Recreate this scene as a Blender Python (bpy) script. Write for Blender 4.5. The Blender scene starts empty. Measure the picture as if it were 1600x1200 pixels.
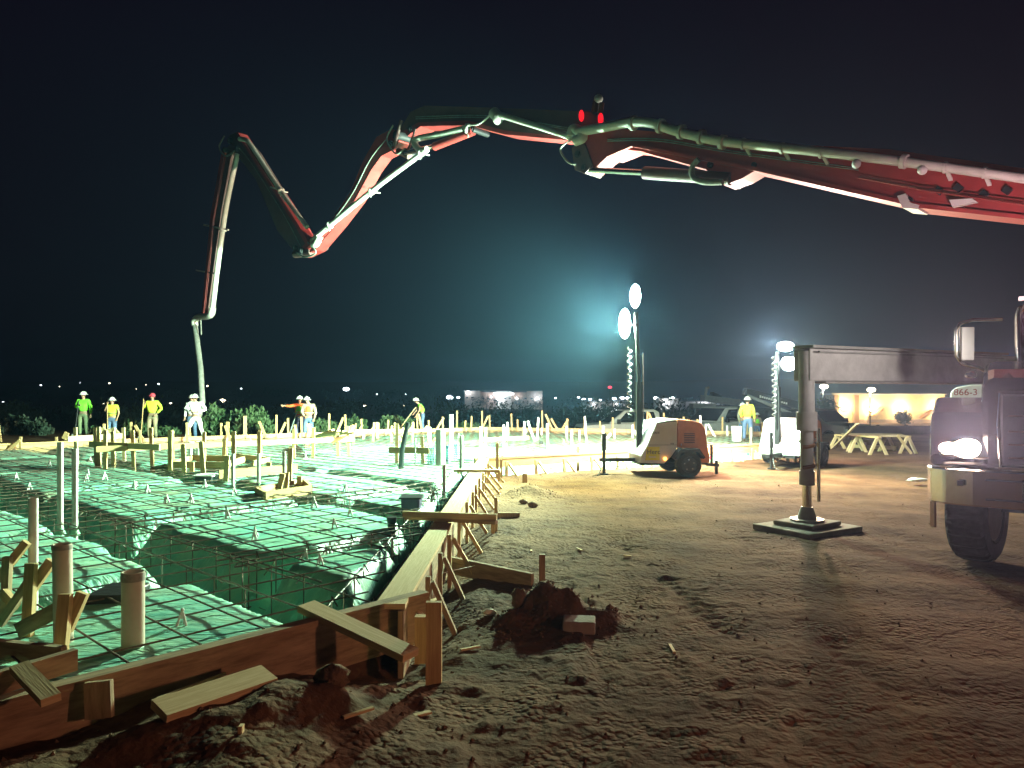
import bpy, bmesh, math, random
import numpy as np
from mathutils import Vector, Matrix
C = bpy.context.scene.collection
scn = bpy.context.scene
random.seed(7)
# ------------------------------------------------------------------ camera
F, CX, CY, CAMZ = 1180.0, 800.0, 600.0, 1.7
PITCH = math.atan(12/F)
cam_d = bpy.data.cameras.new('camera'); cam = bpy.data.objects.new('camera', cam_d); C.objects.link(cam)
cam_d.sensor_width = 36; cam_d.lens = 36*F/1600; cam_d.clip_start = .05; cam_d.clip_end = 5000
cam.location = (0, 0, CAMZ); cam.rotation_euler = (math.pi/2+PITCH, 0, 0)
scn.camera = cam
# ------------------------------------------------------------------ night sky
w = bpy.data.worlds.new('World'); scn.world = w; w.use_nodes = True
nt = w.node_tree; bg = nt.nodes['Background']
tc = nt.nodes.new('ShaderNodeTexCoord'); sx = nt.nodes.new('ShaderNodeSeparateXYZ'); rp = nt.nodes.new('ShaderNodeValToRGB')
nt.links.new(tc.outputs['Generated'], sx.inputs[0]); nt.links.new(sx.outputs['Z'], rp.inputs[0]); nt.links.new(rp.outputs[0], bg.inputs[0])
rp.color_ramp.elements[0].position = 0.0; rp.color_ramp.elements[0].color = (.0030, .0018, .0045, 1)
rp.color_ramp.elements[1].position = .45; rp.color_ramp.elements[1].color = (.0030, .0008, .0050, 1)
bg.inputs[1].default_value = 1.0
scn.view_settings.view_transform = 'Standard'; scn.view_settings.look = 'None'
scn.view_settings.exposure = 0.0; scn.view_settings.gamma = 1
scn.cycles.max_bounces = 5; scn.cycles.diffuse_bounces = 3; scn.cycles.glossy_bounces = 3
scn.cycles.volume_bounces = 0; scn.cycles.transparent_max_bounces = 8
scn.cycles.sample_clamp_indirect = 3.0; scn.cycles.use_denoising = True
scn.cycles.caustics_reflective = False; scn.cycles.caustics_refractive = False

# ------------------------------------------------------------------ measuring helpers
_c, _s = math.cos(PITCH), math.sin(PITCH)
def ray(px, py):
    a, b = (px-CX)/F, (CY-py)/F
    return a, _c-_s*b, _s+_c*b
def at(px, py, z=0.0):
    a, f, u = ray(px, py); t = (z-CAMZ)/u
    return Vector((a*t, f*t, z))
def atY(px, py, Y):
    a, f, u = ray(px, py); t = Y/f
    return Vector((a*t, Y, CAMZ+u*t))
# ------------------------------------------------------------------ materials
def mat(name, col, rough=.6, metal=0, var=.15, scale=8, bump=0, bscale=40, spec=.5, emit=None, es=1, col2=None, stretch=None, uv=False, coat=0, detail=5):
    m = bpy.data.materials.new(name); m.use_nodes = True; n = m.node_tree; b = n.nodes['Principled BSDF']
    b.inputs['Roughness'].default_value = rough; b.inputs['Metallic'].default_value = metal
    b.inputs['Specular IOR Level'].default_value = spec; b.inputs['Coat Weight'].default_value = coat
    b.inputs['Base Color'].default_value = (*col, 1)
    if emit:
        b.inputs['Emission Color'].default_value = (*emit, 1); b.inputs['Emission Strength'].default_value = es
    t = n.nodes.new('ShaderNodeTexCoord'); mp = n.nodes.new('ShaderNodeMapping')
    n.links.new(t.outputs['UV' if uv else 'Object'], mp.inputs[0])
    if stretch: mp.inputs['Scale'].default_value = stretch
    if var or col2:
        nz = n.nodes.new('ShaderNodeTexNoise'); nz.inputs['Scale'].default_value = scale; nz.inputs['Detail'].default_value = detail
        nz.inputs['Roughness'].default_value = .65
        n.links.new(mp.outputs[0], nz.inputs[0])
        r = n.nodes.new('ShaderNodeValToRGB'); n.links.new(nz.outputs[0], r.inputs[0]); n.links.new(r.outputs[0], b.inputs['Base Color'])
        c2 = col2 or tuple(min(1, c*(1+var)) for c in col); c1 = col if col2 else tuple(c*(1-var) for c in col)
        r.color_ramp.elements[0].position = .35; r.color_ramp.elements[0].color = (*c1, 1)
        r.color_ramp.elements[1].position = .65; r.color_ramp.elements[1].color = (*c2, 1)
    if bump:
        nb = n.nodes.new('ShaderNodeTexNoise'); nb.inputs['Scale'].default_value = bscale; nb.inputs['Detail'].default_value = 8
        n.links.new(mp.outputs[0], nb.inputs[0])
        bu = n.nodes.new('ShaderNodeBump'); bu.inputs['Strength'].default_value = 1; bu.inputs['Distance'].default_value = bump
        n.links.new(nb.outputs[0], bu.inputs['Height']); n.links.new(bu.outputs[0], b.inputs['Normal'])
    return m
def emis(name, col, s):
    m = bpy.data.materials.new(name); m.use_nodes = True; n = m.node_tree
    for x in list(n.nodes): n.nodes.remove(x)
    o = n.nodes.new('ShaderNodeOutputMaterial'); e = n.nodes.new('ShaderNodeEmission')
    e.inputs[0].default_value = (*col, 1); e.inputs[1].default_value = s; n.links.new(e.outputs[0], o.inputs[0]); return m
M = {}
M['dirt'] = mat('dirt', (.066, .032, .017), .95, scale=.9, col2=(.16, .088, .048), bump=.022, bscale=17, spec=.1, detail=14)
def crumb(m, d):
    n = m.node_tree; b = n.nodes['Principled BSDF']; t = n.nodes.new('ShaderNodeTexCoord'); old = b.inputs['Normal'].links[0].from_node
    v = n.nodes.new('ShaderNodeTexVoronoi'); v.inputs['Scale'].default_value = 26; v.inputs['Randomness'].default_value = 1; n.links.new(t.outputs['Object'], v.inputs['Vector'])
    z = n.nodes.new('ShaderNodeTexNoise'); z.inputs['Scale'].default_value = 2.3; z.inputs['Detail'].default_value = 6; n.links.new(t.outputs['Object'], z.inputs[0])
    p = n.nodes.new('ShaderNodeMapRange'); p.inputs['From Min'].default_value = .42; p.inputs['From Max'].default_value = .62; n.links.new(z.outputs[0], p.inputs[0])
    mu = n.nodes.new('ShaderNodeMath'); mu.operation = 'MULTIPLY'; n.links.new(v.outputs['Distance'], mu.inputs[0]); n.links.new(p.outputs[0], mu.inputs[1])
    bu = n.nodes.new('ShaderNodeBump'); bu.invert = True; bu.inputs['Distance'].default_value = d; n.links.new(mu.outputs[0], bu.inputs['Height']); n.links.new(old.outputs[0], bu.inputs['Normal']); n.links.new(bu.outputs[0], b.inputs['Normal'])
crumb(M['dirt'], .02)
M['clod'] = mat('clod', (.11, .065, .04), .95, scale=6, col2=(.20, .13, .08), bump=.03, bscale=22, spec=.15)
def sheet_mat():
    m = mat('sheet', (.17, .52, .41), .45, scale=2.2, col2=(.37, .62, .43), spec=.5, stretch=(1, 2.3, 1), detail=8); n = m.node_tree; b = n.nodes['Principled BSDF']
    t = n.nodes.new('ShaderNodeTexCoord')
    def nz(sc, det, dist=0, st=None):
        a = n.nodes.new('ShaderNodeTexNoise'); a.inputs['Scale'].default_value = sc; a.inputs['Detail'].default_value = det; a.inputs['Distortion'].default_value = dist
        mp = n.nodes.new('ShaderNodeMapping'); mp.inputs['Scale'].default_value = st or (1, 1, 1); mp.inputs['Rotation'].default_value = (0, 0, .75 if st else 0)
        n.links.new(t.outputs['Object'], mp.inputs[0]); n.links.new(mp.outputs[0], a.inputs[0]); return a
    src = b.inputs['Base Color'].links[0].from_socket
    d = nz(1.3, 9, .6); r = n.nodes.new('ShaderNodeValToRGB'); n.links.new(d.outputs[0], r.inputs[0]); r.color_ramp.elements[0].position = .56; r.color_ramp.elements[1].position = .80
    mx = n.nodes.new('ShaderNodeMixRGB'); mx.inputs[2].default_value = (.24, .19, .10, 1); n.links.new(r.outputs[0], mx.inputs[0]); n.links.new(src, mx.inputs[1]); n.links.new(mx.outputs[0], b.inputs['Base Color'])
    rr = n.nodes.new('ShaderNodeMapRange'); rr.inputs['To Min'].default_value = .42; rr.inputs['To Max'].default_value = .8; n.links.new(r.outputs[0], rr.inputs[0]); n.links.new(rr.outputs[0], b.inputs['Roughness'])
    w1 = nz(2.2, 5, 2.5, (1, 4.5, 1)); w2 = nz(11, 4, 1.5, (1, 2.5, 1))
    ad = n.nodes.new('ShaderNodeMath'); ad.operation = 'MULTIPLY_ADD'; ad.inputs[1].default_value = .25; n.links.new(w2.outputs[0], ad.inputs[0]); n.links.new(w1.outputs[0], ad.inputs[2])
    bu = n.nodes.new('ShaderNodeBump'); bu.inputs['Strength'].default_value = 1; bu.inputs['Distance'].default_value = .024; n.links.new(ad.outputs[0], bu.inputs['Height']); n.links.new(bu.outputs[0], b.inputs['Normal'])
    return m
M['sheet'] = sheet_mat()
M['rebar'] = mat('rebar', (.13, .085, .06), .6, metal=.2, var=.3, scale=20)
M['wood'] = mat('wood', (.58, .40, .20), .75, scale=3, col2=(.42, .27, .12), uv=True, stretch=(1.2, 22, 1), bump=.002, bscale=6, spec=.25)
M['woodp'] = mat('wood_pale', (.66, .50, .28), .75, scale=3, col2=(.52, .36, .18), uv=True, stretch=(1.2, 22, 1), bump=.002, bscale=6, spec=.25)
M['woodd'] = mat('wood_dirty', (.42, .30, .18), .85, scale=2.2, col2=(.22, .15, .09), uv=True, stretch=(1.6, 9, 1), bump=.004, bscale=6, spec=.2)
M['pvc'] = mat('pvc', (.72, .72, .66), .4, var=.06, scale=5)
M['pvcd'] = mat('pvc_dusty', (.60, .54, .44), .6, scale=4, col2=(.50, .42, .32), spec=.3, bump=.001)
M['tape'] = mat('tape', (.30, .28, .24), .5, var=.3, scale=20)
M['blackp'] = mat('black_plastic', (.02, .022, .025), .35, var=.3, scale=12, bump=.01, bscale=14)
M['purplep'] = mat('purple_plastic', (.06, .055, .12), .4, var=.2)
M['bluep'] = mat('blue_conduit', (.12, .38, .55), .45, var=.1)
M['white'] = mat('white_paint', (.70, .70, .66), .4, var=.05, scale=3, coat=.2)
M['grey'] = mat('grey_paint', (.52, .51, .50), .55, var=.12, scale=6, bump=.002)
M['greyl'] = mat('light_grey_steel', (.36, .36, .35), .5, metal=.2, var=.12, scale=6)
M['dark'] = mat('dark_steel', (.025, .026, .03), .5, metal=.3, var=.25, scale=8)
M['black'] = mat('black_paint', (.016, .011, .016), .25, var=.2, coat=.6)
M['rubber'] = mat('rubber', (.022, .021, .02), .85, var=.3, scale=20, bump=.004, bscale=30)
M['chrome'] = mat('chrome', (.80, .78, .75), .2, metal=1, var=.04, bump=.002, bscale=5)
M['orange'] = mat('orange_paint', (.50, .17, .07), .5, var=.08)
M['glass'] = mat('glass', (.015, .018, .02), .08, var=0, spec=.8)
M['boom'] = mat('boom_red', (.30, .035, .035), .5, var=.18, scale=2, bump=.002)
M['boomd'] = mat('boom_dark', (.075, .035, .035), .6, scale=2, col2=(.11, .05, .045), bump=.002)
M['pipe'] = mat('pump_pipe', (.66, .66, .60), .45, scale=2, col2=(.52, .51, .45), bump=.002)
M['hose'] = mat('hose_rubber', (.20, .20, .18), .8, var=.25, scale=8)
M['leaf'] = mat('leaf', (.07, .13, .045), .7, scale=2, col2=(.045, .085, .035))
M['leafd'] = mat('leaf_dark', (.035, .055, .035), .8, var=.3, scale=1)
M['bark'] = mat('bark', (.09, .06, .04), .9, var=.3, bump=.01)
M['skin'] = mat('skin', (.42, .24, .16), .6, var=.08)
M['hair'] = mat('hair', (.02, .014, .01), .8, var=.2)
M['green_shirt'] = mat('green_shirt', (.22, .80, .05), .8, var=.1, bump=.008, bscale=14)
M['yellow_shirt'] = mat('yellow_shirt', (.62, .74, .06), .8, var=.1, bump=.008, bscale=14)
M['whitesuit'] = mat('white_suit', (.80, .80, .78), .8, var=.05, bump=.01, bscale=12)
M['redv'] = mat('orange_vest', (.85, .13, .03), .8, var=.1)
M['reflect'] = mat('reflective', (.7, .68, .5), .4, var=.1)
M['jeans'] = mat('jeans', (.10, .16, .28), .85, var=.25, scale=10, bump=.006, bscale=16)
M['khaki'] = mat('khaki', (.30, .24, .15), .85, var=.15, scale=8, bump=.006, bscale=16)
M['olive'] = mat('olive', (.16, .20, .11), .85, var=.15, scale=8, bump=.006, bscale=16)
M['brownshirt'] = mat('brown_shirt', (.30, .24, .17), .85, var=.15, bump=.006, bscale=16)
M['boot'] = mat('boot', (.07, .055, .04), .8, var=.2)
M['hat'] = mat('hard_hat', (.78, .78, .74), .35, var=.04)
M['redcap'] = mat('red_cap', (.55, .05, .08), .8, var=.1)
M['cream'] = mat('cream_wall', (.62, .50, .28), .85, var=.08, scale=1)
M['brownwall'] = mat('brown_wall', (.30, .17, .09), .85, var=.1)
M['beige'] = mat('beige_wall', (.40, .36, .33), .85, var=.1, scale=.3)
M['tan'] = mat('tan_wall', (.33, .25, .21), .85, var=.1, scale=.3)
M['roof'] = mat('roof', (.25, .25, .26), .8, var=.1)
M['yellow'] = mat('yellow_sticker', (.75, .68, .03), .5, var=.04)
M['ink'] = mat('ink', (.02, .02, .03), .6, var=0)
M['redink'] = mat('red_ink', (.28, .02, .02), .6, var=0)
M['silver'] = mat('grey_pickup_paint', (.32, .28, .26), .35, metal=.3, var=.05, coat=.4)
M['barrier'] = mat('barrier', (.035, .025, .03), .85, var=.3, scale=3, bump=.01)
M['strap'] = mat('orange_flag', (.8, .2, .04), .8, var=.1)
M['paper'] = mat('paper', (.75, .72, .68), .7, var=.05)
M['pad'] = mat('pad', (.22, .19, .16), .9, scale=5, col2=(.32, .27, .22), bump=.006)
M['lampw'] = emis('lamp_white', (.85, 1, .95), 60)
M['lampg'] = emis('lamp_green', (.62, 1, .90), 55)
M['lampy'] = emis('lamp_warm', (1, .82, .55), 14)
M['lampc'] = emis('lamp_cool', (.85, .95, 1), 12)
M['head'] = emis('headlamp', (1, .72, .58), 40)
M['red_l'] = emis('red_lamp', (1, .03, .06), 6)
M['red_s'] = emis('red_lamp_soft', (1, .01, .02), 1.2)
M['amber'] = emis('amber_lamp', (1, .35, .06), 8)
M['sign'] = emis('lit_sign', (.75, .9, 1), 2.2)
M['dim'] = emis('dim_lit_window', (1, .8, .55), .5)

# ------------------------------------------------------------------ mesh builder
def basis(d, up=Vector((0, 0, 1))):
    d = d.normalized()
    if abs(d.dot(up)) > .98: up = Vector((0, 1, 0))
    s = d.cross(up).normalized(); u = s.cross(d).normalized()
    return d, s, u
class MB:
    def __init__(self): self.v = []; self.f = []; self.uv = []; self.sm = []
    def add(self, vs, fs, uvs=None, sm=False):
        o = len(self.v); self.v += [tuple(x) for x in vs]
        for k, f in enumerate(fs):
            self.f.append(tuple(i+o for i in f)); self.sm.append(sm)
            self.uv.append(uvs[k] if uvs else [(0, 0)]*len(f))
        return self
    def bar(self, a, b, wd, h, up=Vector((0, 0, 1)), taper=1.0):
        a, b = Vector(a), Vector(b); L = (b-a).length; d, s, u = basis(b-a, Vector(up)); o = random.random()*20
        vs = []
        for p, k in ((a, 1), (b, taper)):
            for i, j in ((-1, -1), (1, -1), (1, 1), (-1, 1)): vs.append(p+s*(i*wd/2*k)+u*(j*h/2*k))
        fs = [(0, 1, 2, 3), (7, 6, 5, 4), (4, 5, 1, 0), (5, 6, 2, 1), (6, 7, 3, 2), (7, 4, 0, 3)]
        uv = [[(o, 0), (o+h, 0), (o+h, wd), (o, wd)]]*2
        for dd, q in ((wd, 0), (h, .3), (wd, .6), (h, .9)): uv.append([(o+L, q), (o+L, q+dd), (o, q+dd), (o, q)])
        return self.add(vs, fs, uv)
    def box(self, x0, x1, y0, y1, z0, z1):
        return self.bar((x0, (y0+y1)/2, (z0+z1)/2), (x1, (y0+y1)/2, (z0+z1)/2), abs(y1-y0), abs(z1-z0))
    def tube(self, pts, r, n=10, cap=True, sm=True):
        pts = [Vector(p) for p in pts]; rs = r if isinstance(r, (list, tuple)) else [r]*len(pts)
        vs = []; fs = []; u = None
        for i, p in enumerate(pts):
            d = (pts[min(i+1, len(pts)-1)]-pts[max(i-1, 0)])
            if d.length < 1e-9: d = Vector((0, 0, 1))
            d = d.normalized()
            if u is None: _, s, u = basis(d)
            else:
                u = (u-d*u.dot(d))
                u = u.normalized() if u.length > 1e-6 else basis(d)[2]
                s = d.cross(u)
            for k in range(n):
                a = 2*math.pi*k/n; vs.append(p+(s*math.cos(a)+u*math.sin(a))*rs[i])
        for i in range(len(pts)-1):
            for k in range(n): fs.append(((i+1)*n+k, (i+1)*n+(k+1) % n, i*n+(k+1) % n, i*n+k))
        self.add(vs, fs, None, sm)
        if cap:
            self.add(vs[:n], [tuple(range(n))]); self.add(vs[-n:], [tuple(reversed(range(n)))])
        return self
    def sphere(self, c, r, n=10, m=7, sq=(1, 1, 1)):
        c = Vector(c); vs = []; fs = []
        for i in range(m+1):
            t = math.pi*i/m
            for k in range(n):
                a = 2*math.pi*k/n; vs.append(c+Vector((r*sq[0]*math.sin(t)*math.cos(a), r*sq[1]*math.sin(t)*math.sin(a), r*sq[2]*math.cos(t))))
        for i in range(m):
            for k in range(n): fs.append((i*n+k, (i+1)*n+k, (i+1)*n+(k+1) % n, i*n+(k+1) % n))
        return self.add(vs, fs, None, True)
    def prism(self, front, back):
        n = len(front); vs = list(front)+list(back)
        fs = [tuple(range(n)), tuple(reversed(range(n, 2*n)))]+[(i, i+n, (i+1) % n+n, (i+1) % n) for i in range(n)]
        return self.add(vs, fs)
    def wheel(self, c, axis, r, wd, n=28, tread=False):
        c = Vector(c); ax = Vector(axis).normalized(); prof = [(-.5, .62), (-.5, .90), (-.42, .97), (-.3, 1), (.3, 1), (.42, .97), (.5, .90), (.5, .62)]
        _, s, u = basis(ax); vs = []; fs = []
        for k in range(n):
            a = 2*math.pi*k/n; e = s*math.cos(a)+u*math.sin(a)
            for (q, rr) in prof: vs.append(c+ax*(q*wd)+e*(r*(rr if not tread or rr < .95 or (k//2) % 2 else rr-.035)))
        m = len(prof)
        for k in range(n):
            for j in range(m): fs.append((k*m+j, k*m+(j+1) % m, ((k+1) % n)*m+(j+1) % m, ((k+1) % n)*m+j))
        return self.add(vs, fs, None, False)
    def disc(self, c, axis, r, th, n=20):
        c = Vector(c); ax = Vector(axis).normalized(); return self.tube([c-ax*th/2, c+ax*th/2], r, n, sm=False)
    def build(self, name, m, parent=None, loc=None):
        fixn = len(self.f) < 400 and any(len(f) > 4 for f in self.f)
        me = bpy.data.meshes.new(name); v = self.v
        if loc is not None: v = [(a-loc[0], b-loc[1], c-loc[2]) for a, b, c in v]
        me.from_pydata(v, [], self.f); me.materials.append(m)
        uvl = me.uv_layers.new(name='UVMap')
        flat = [c for f in self.uv for p in f for c in p]
        if len(flat) == 2*len(me.loops): uvl.data.foreach_set('uv', flat)
        me.polygons.foreach_set('use_smooth', self.sm); me.update()
        if fixn:
            bm = bmesh.new(); bm.from_mesh(me); bmesh.ops.recalc_face_normals(bm, faces=bm.faces); bm.to_mesh(me); bm.free()
        o = bpy.data.objects.new(name, me); C.objects.link(o)
        if parent is not None: o.parent = parent
        if loc is not None: o.location = loc
        return o
def tag(o, label=None, cat=None, group=None, kind=None):
    if label: o['label'] = label
    if cat: o['category'] = cat
    if group: o['group'] = group
    if kind: o['kind'] = kind
    return o
def thing(name, label, cat, loc=(0, 0, 0), rz=0, group=None):
    o = bpy.data.objects.new(name, None); C.objects.link(o); o.location = loc; o.rotation_euler = (0, 0, rz); o.empty_display_size = .2
    return tag(o, label, cat, group)
def bevel(o, wdt, seg=2):
    m = o.modifiers.new('b', 'BEVEL'); m.width = wdt; m.segments = seg; m.limit_method = 'ANGLE'; return o
def dup(root, loc, rz=0, label=None, group=None, scale=None):
    r = root.copy(); C.objects.link(r); r.location = loc; r.rotation_euler = (0, 0, rz)
    if scale: r.scale = scale
    if label: r['label'] = label
    if group: r['group'] = group
    for ch in list(root.children):
        c = ch.copy(); C.objects.link(c); c.parent = r
        for g in list(ch.children):
            d = g.copy(); C.objects.link(d); d.parent = c
    return r
def text(name, s, size, m, parent, loc, rot, ext=.002):
    cu = bpy.data.curves.new(name, 'FONT'); cu.body = s; cu.size = size; cu.extrude = ext; cu.materials.append(m)
    tmp = bpy.data.objects.new(name, cu); C.objects.link(tmp); bpy.context.view_layer.update()
    me = bpy.data.meshes.new_from_object(tmp.evaluated_get(bpy.context.evaluated_depsgraph_get())); bpy.data.objects.remove(tmp)
    o = bpy.data.objects.new(name, me); C.objects.link(o); o.parent = parent; o.location = loc; o.rotation_euler = rot; return o
def lamp(name, kind, loc, power, col, aim=None, size=.15, angle=120, blend=.6, parent=None):
    l = bpy.data.lights.new(name, kind); l.energy = power; l.color = col; l.shadow_soft_size = size
    if kind == 'SPOT': l.spot_size = math.radians(angle); l.spot_blend = blend
    o = bpy.data.objects.new(name, l); C.objects.link(o); o.location = loc
    if aim is not None: o.rotation_euler = (Vector(aim)-Vector(loc)).to_track_quat('-Z', 'Y').to_euler()
    if parent is not None:
        o.parent = parent; o.matrix_parent_inverse = Matrix.Translation(-Vector(parent.location)) if tuple(parent.rotation_euler) == (0, 0, 0) else Matrix()
    return o

# ------------------------------------------------------------------ noise
def _h(ix, iy, s):
    n = (ix*374761393+iy*668265263+s*362437) & 0x7fffffff
    n = ((n ^ (n >> 13))*1274126177) & 0x7fffffff
    return ((n ^ (n >> 16)) & 0xffff)/65535.0
def vn(x, y, s=0):
    x = np.asarray(x, float); y = np.asarray(y, float)
    ix = np.floor(x).astype(np.int64); iy = np.floor(y).astype(np.int64); fx = x-ix; fy = y-iy
    fx = fx*fx*(3-2*fx); fy = fy*fy*(3-2*fy)
    return (_h(ix, iy, s)*(1-fx)+_h(ix+1, iy, s)*fx)*(1-fy)+(_h(ix, iy+1, s)*(1-fx)+_h(ix+1, iy+1, s)*fx)*fy
def fbm(x, y, o=4, s=0):
    r = 0; a = .5
    for i in range(o): r = r+a*(vn(x*2**i+i*17.3, y*2**i-i*9.1, s+i)-.5); a *= .5
    return r
def ss(a, b, x):
    t = np.clip((x-a)/(b-a), 0, 1); return t*t*(3-2*t)

LM = [(60, 'at the far left edge'), (110, 'just left of the green shirted man'), (155, 'by the green shirted man'), (205, 'by the short worker in yellow'), (265, 'by the red capped man'), (340, 'by the hose man'), (430, 'by the tall stakes and round bush'), (510, 'by the two men in orange'), (570, 'right of the two men in orange'), (630, 'left of the stooping man'), (690, 'by the stooping man'), (730, 'right of the stooping man'), (770, 'below the left end of the long building'), (810, 'below the lit sign'), (855, 'below the right end of the long building'),
      (905, 'right of the long building'), (950, 'left of the red beacon'), (1000, 'just left of the light tower mast'), (1060, 'over the white trailer hood'), (1110, 'over the orange trailer hood'), (1160, 'by the right hand white pickup'), (1230, 'by the second mast'), (9999, 'right of the outrigger leg')]
def where(px): return next(t for k, t in LM if px < k)
def pxof(p): return CX+F*p.x/max(p.y, .1)
ORD = 'first second third fourth fifth sixth seventh eighth ninth tenth eleventh twelfth thirteenth fourteenth'.split()
# ------------------------------------------------------------------ slab plan
ZF = .35      # top of the form boards
C1 = at(585, 948, ZF); C2 = at(748, 717, ZF); C3 = at(1215, 693, ZF); C4 = at(1230, 676, ZF)
C5 = at(760, 668, ZF); C6 = at(420, 679, ZF); C7 = at(130, 689, ZF); C8 = at(-40, 696, ZF); C9 = at(-640, 735, ZF)
E1 = Vector((math.sin(math.radians(43)), math.cos(math.radians(43)), 0)); E2 = Vector((E1.y, -E1.x, 0))
C0 = C1-E1*7.5
POLY = [C0, C1, C2, C3, C4, C5, C6, C7, C8, C9]
PX = np.array([p.x for p in POLY]); PY = np.array([p.y for p in POLY])
def inside(x, y):
    x = np.asarray(x, float); y = np.asarray(y, float); r = np.zeros(x.shape, bool); n = len(PX)
    for i in range(n):
        j = (i-1) % n
        c = ((PY[i] > y) != (PY[j] > y)) & (x < (PX[j]-PX[i])*(y-PY[i])/(PY[j]-PY[i]+1e-12)+PX[i]); r ^= c
    return r
def edist(x, y, a, b):
    ax, ay = a.x, a.y; dx, dy = b.x-ax, b.y-ay; t = np.clip(((x-ax)*dx+(y-ay)*dy)/(dx*dx+dy*dy), 0, 1)
    return np.hypot(x-ax-t*dx, y-ay-t*dy)
T1p = at(330, 880, .2); T2p = at(480, 862, .2)
NT = [0, 2.85, 4.9, 8.2, 11.6, 15, 18.5, 22, 26]                 # trenches along E2
ST = [0, -2.9, -6.3, -9.8, -13.2, -17, 3.6, 7.2, 10.8, 14.4]                 # trenches along E1
def uvc(x, y):                                                    # u along E1 from T1, v along E2 from T2
    return (x-T1p.x)*E1.x+(y-T1p.y)*E1.y, (x-T2p.x)*E2.x+(y-T2p.y)*E2.y
def sheet_h(x, y):
    u, v = uvc(x, y); D = []
    wob = .10*(vn(x*1.3, y*1.3, 5)-.5)*2+.05*(vn(x*4, y*4, 6)-.5)
    m_ = np.full(np.shape(u), 9.)
    for k, t in enumerate(NT):
        if k < 2: D.append(np.abs(u-t)-(.21 if k == 0 else .09)+wob)
        else: m_ = np.minimum(m_, np.abs(u-t)+wob)
    for k, t in enumerate(ST):
        if t in (0, -2.9): D.append(np.abs(v-t)-(.07 if t == 0 else .03)+wob)
        else: m_ = np.minimum(m_, np.abs(v-t)+wob)
    e = edist(x, y, C1, C2); D.append(e-.24+wob*1.5)
    D.append(edist(x, y, C0, C1)-.10)
    for a, b in ((C2, C3), (C3, C4), (C4, C5), (C5, C6), (C6, C7), (C7, C8)): D.append(edist(x, y, a, b)-.2)
    mn = np.minimum.reduce(D); d = mn-np.log(sum(np.exp(-12*(q_-mn)) for q_ in D))/12
    top = .195+.035*ss(.0, .7, d)+.018*fbm(x*1.5, y*1.5, 3, 9)-.16*(1-ss(.05, .28, m_))
    wr = .007*np.abs(np.sin((u*1.2+v*4+3*vn(x*1.1, y*1.1, 3))*2.6))*vn(x*.9, y*.9, 4)+.012*fbm(x*5, y*5, 3, 11)
    h = -.34+(top+.34)*ss(-.09, .22, d)
    fold = .06*fbm(u*5, v*5, 3, 21)*(1-ss(.1, .35, d))+.05*fbm(x*9, y*9, 3, 23)*(1-ss(.05, .3, d))
    return h+wr+fold
# ------------------------------------------------------------------ terrain
PILE = [(at(862, 962), .22, .16), (at(835, 958), .20, .08), (at(800, 968), .14, .10), (at(882, 955), .22, .07), (at(828, 772), .42, .16), (at(600, 1010), .2, .03),
        (at(215, 1150), .30, .06), (at(480, 1120), .30, .04), (at(530, 1140), .12, .05), (at(940, 965), .2, .1), (at(640, 1190), .3, .03)]
def terrain(x, y):
    x = np.asarray(x, float); y = np.asarray(y, float)
    r = x/np.maximum(y, 1.)
    left = 1-ss(.12, .35, r)
    h = -1.6*ss(30, 42, y)-2.3*ss(55, 130, y)-4.2*left*ss(60, 200, y)+26*ss(520, 1250, y+40*fbm(x*.004, y*.004, 3, 2))
    h = h+3*fbm(x*.01, y*.01, 3, 4)*ss(80, 300, y)
    near = 1-ss(14, 40, np.hypot(x, y))
    rough = .5+.5*(1-ss(.5, 4.5, x))*(1-ss(6, 14, y))
    lf = 1-.55*ss(.4, 2.2, x); cl = (np.abs(fbm(x*3.1, y*3.1, 4, 31))*.045+np.maximum(0, fbm(x*8, y*8, 3, 37)-.06)*.09)*lf+.030*fbm(x*14, y*14, 2, 39)
    for cx0, sl in ((1.35, .16), (3.0, .19), (2.1, -.10)):
        t_ = x-cx0-sl*y; bd = np.exp(-(t_/.16)**2); cl = cl-bd*(.028+.011*np.sin(y*38+np.abs(t_)*30))*(vn(x*.8, y*.8, 91) > .35)
    h = h+.07*fbm(x*.45, y*.45, 3, 41)*(1-ss(25, 40, y))+(cl-.025)*near*rough
    h = h+.010*np.sin(x*2.1+y*5.5+4*vn(x*.8, y*.8, 8))*near*ss(1, 3, x)
    ins = inside(x, y)
    dn = edist(x, y, C0-E1*3, C1+E1*.3); dr = edist(x, y, C1, C2)
    dig = np.maximum(.0*(1-ss(.15, .7, dn)), .16*(1-ss(.12, .6, dr))*(1-ss(9, 13, y)))
    h = h-np.where(ins, 0, dig)+np.where(ins, 0, .11*np.exp(-((dn-.55)/.30)**2)*(1-ss(-1.25, -.55, x))*(.6+.8*vn(x*3, y*3, 17)))
    bern = .04*np.exp(-((dn-1.25)/.35)**2)*(vn(x*1.7, y*1.7, 51)+.2)*(x < .5)
    h = h+np.where(ins, 0, bern)
    h = h+.15*(1-ss(-1.2, -.1, x))*(1-ss(4.9, 5.6, y))*(.85+.15*ss(.0, .4, dn)-.75*ss(.9, 1.7, dn))*(.6+.8*vn(x*1.9, y*1.9, 77))
    for (p, rr, hh) in PILE:
        dd = np.hypot(x-p.x, y-p.y)/rr; dd = dd+.9*fbm(x*6, y*6, 4, 61)
        h = h+hh*np.exp(-np.maximum(dd, 0)**2*1.6)
    return np.where(ins & (np.minimum(dn, dr) > .06), -1.0, h)
def gz(x, y): return float(terrain(np.array([x]), np.array([y]))[0])
def gout(x, y):
    z = gz(x, y); return 0.0 if z < -.9 and y < 30 else z
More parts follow.
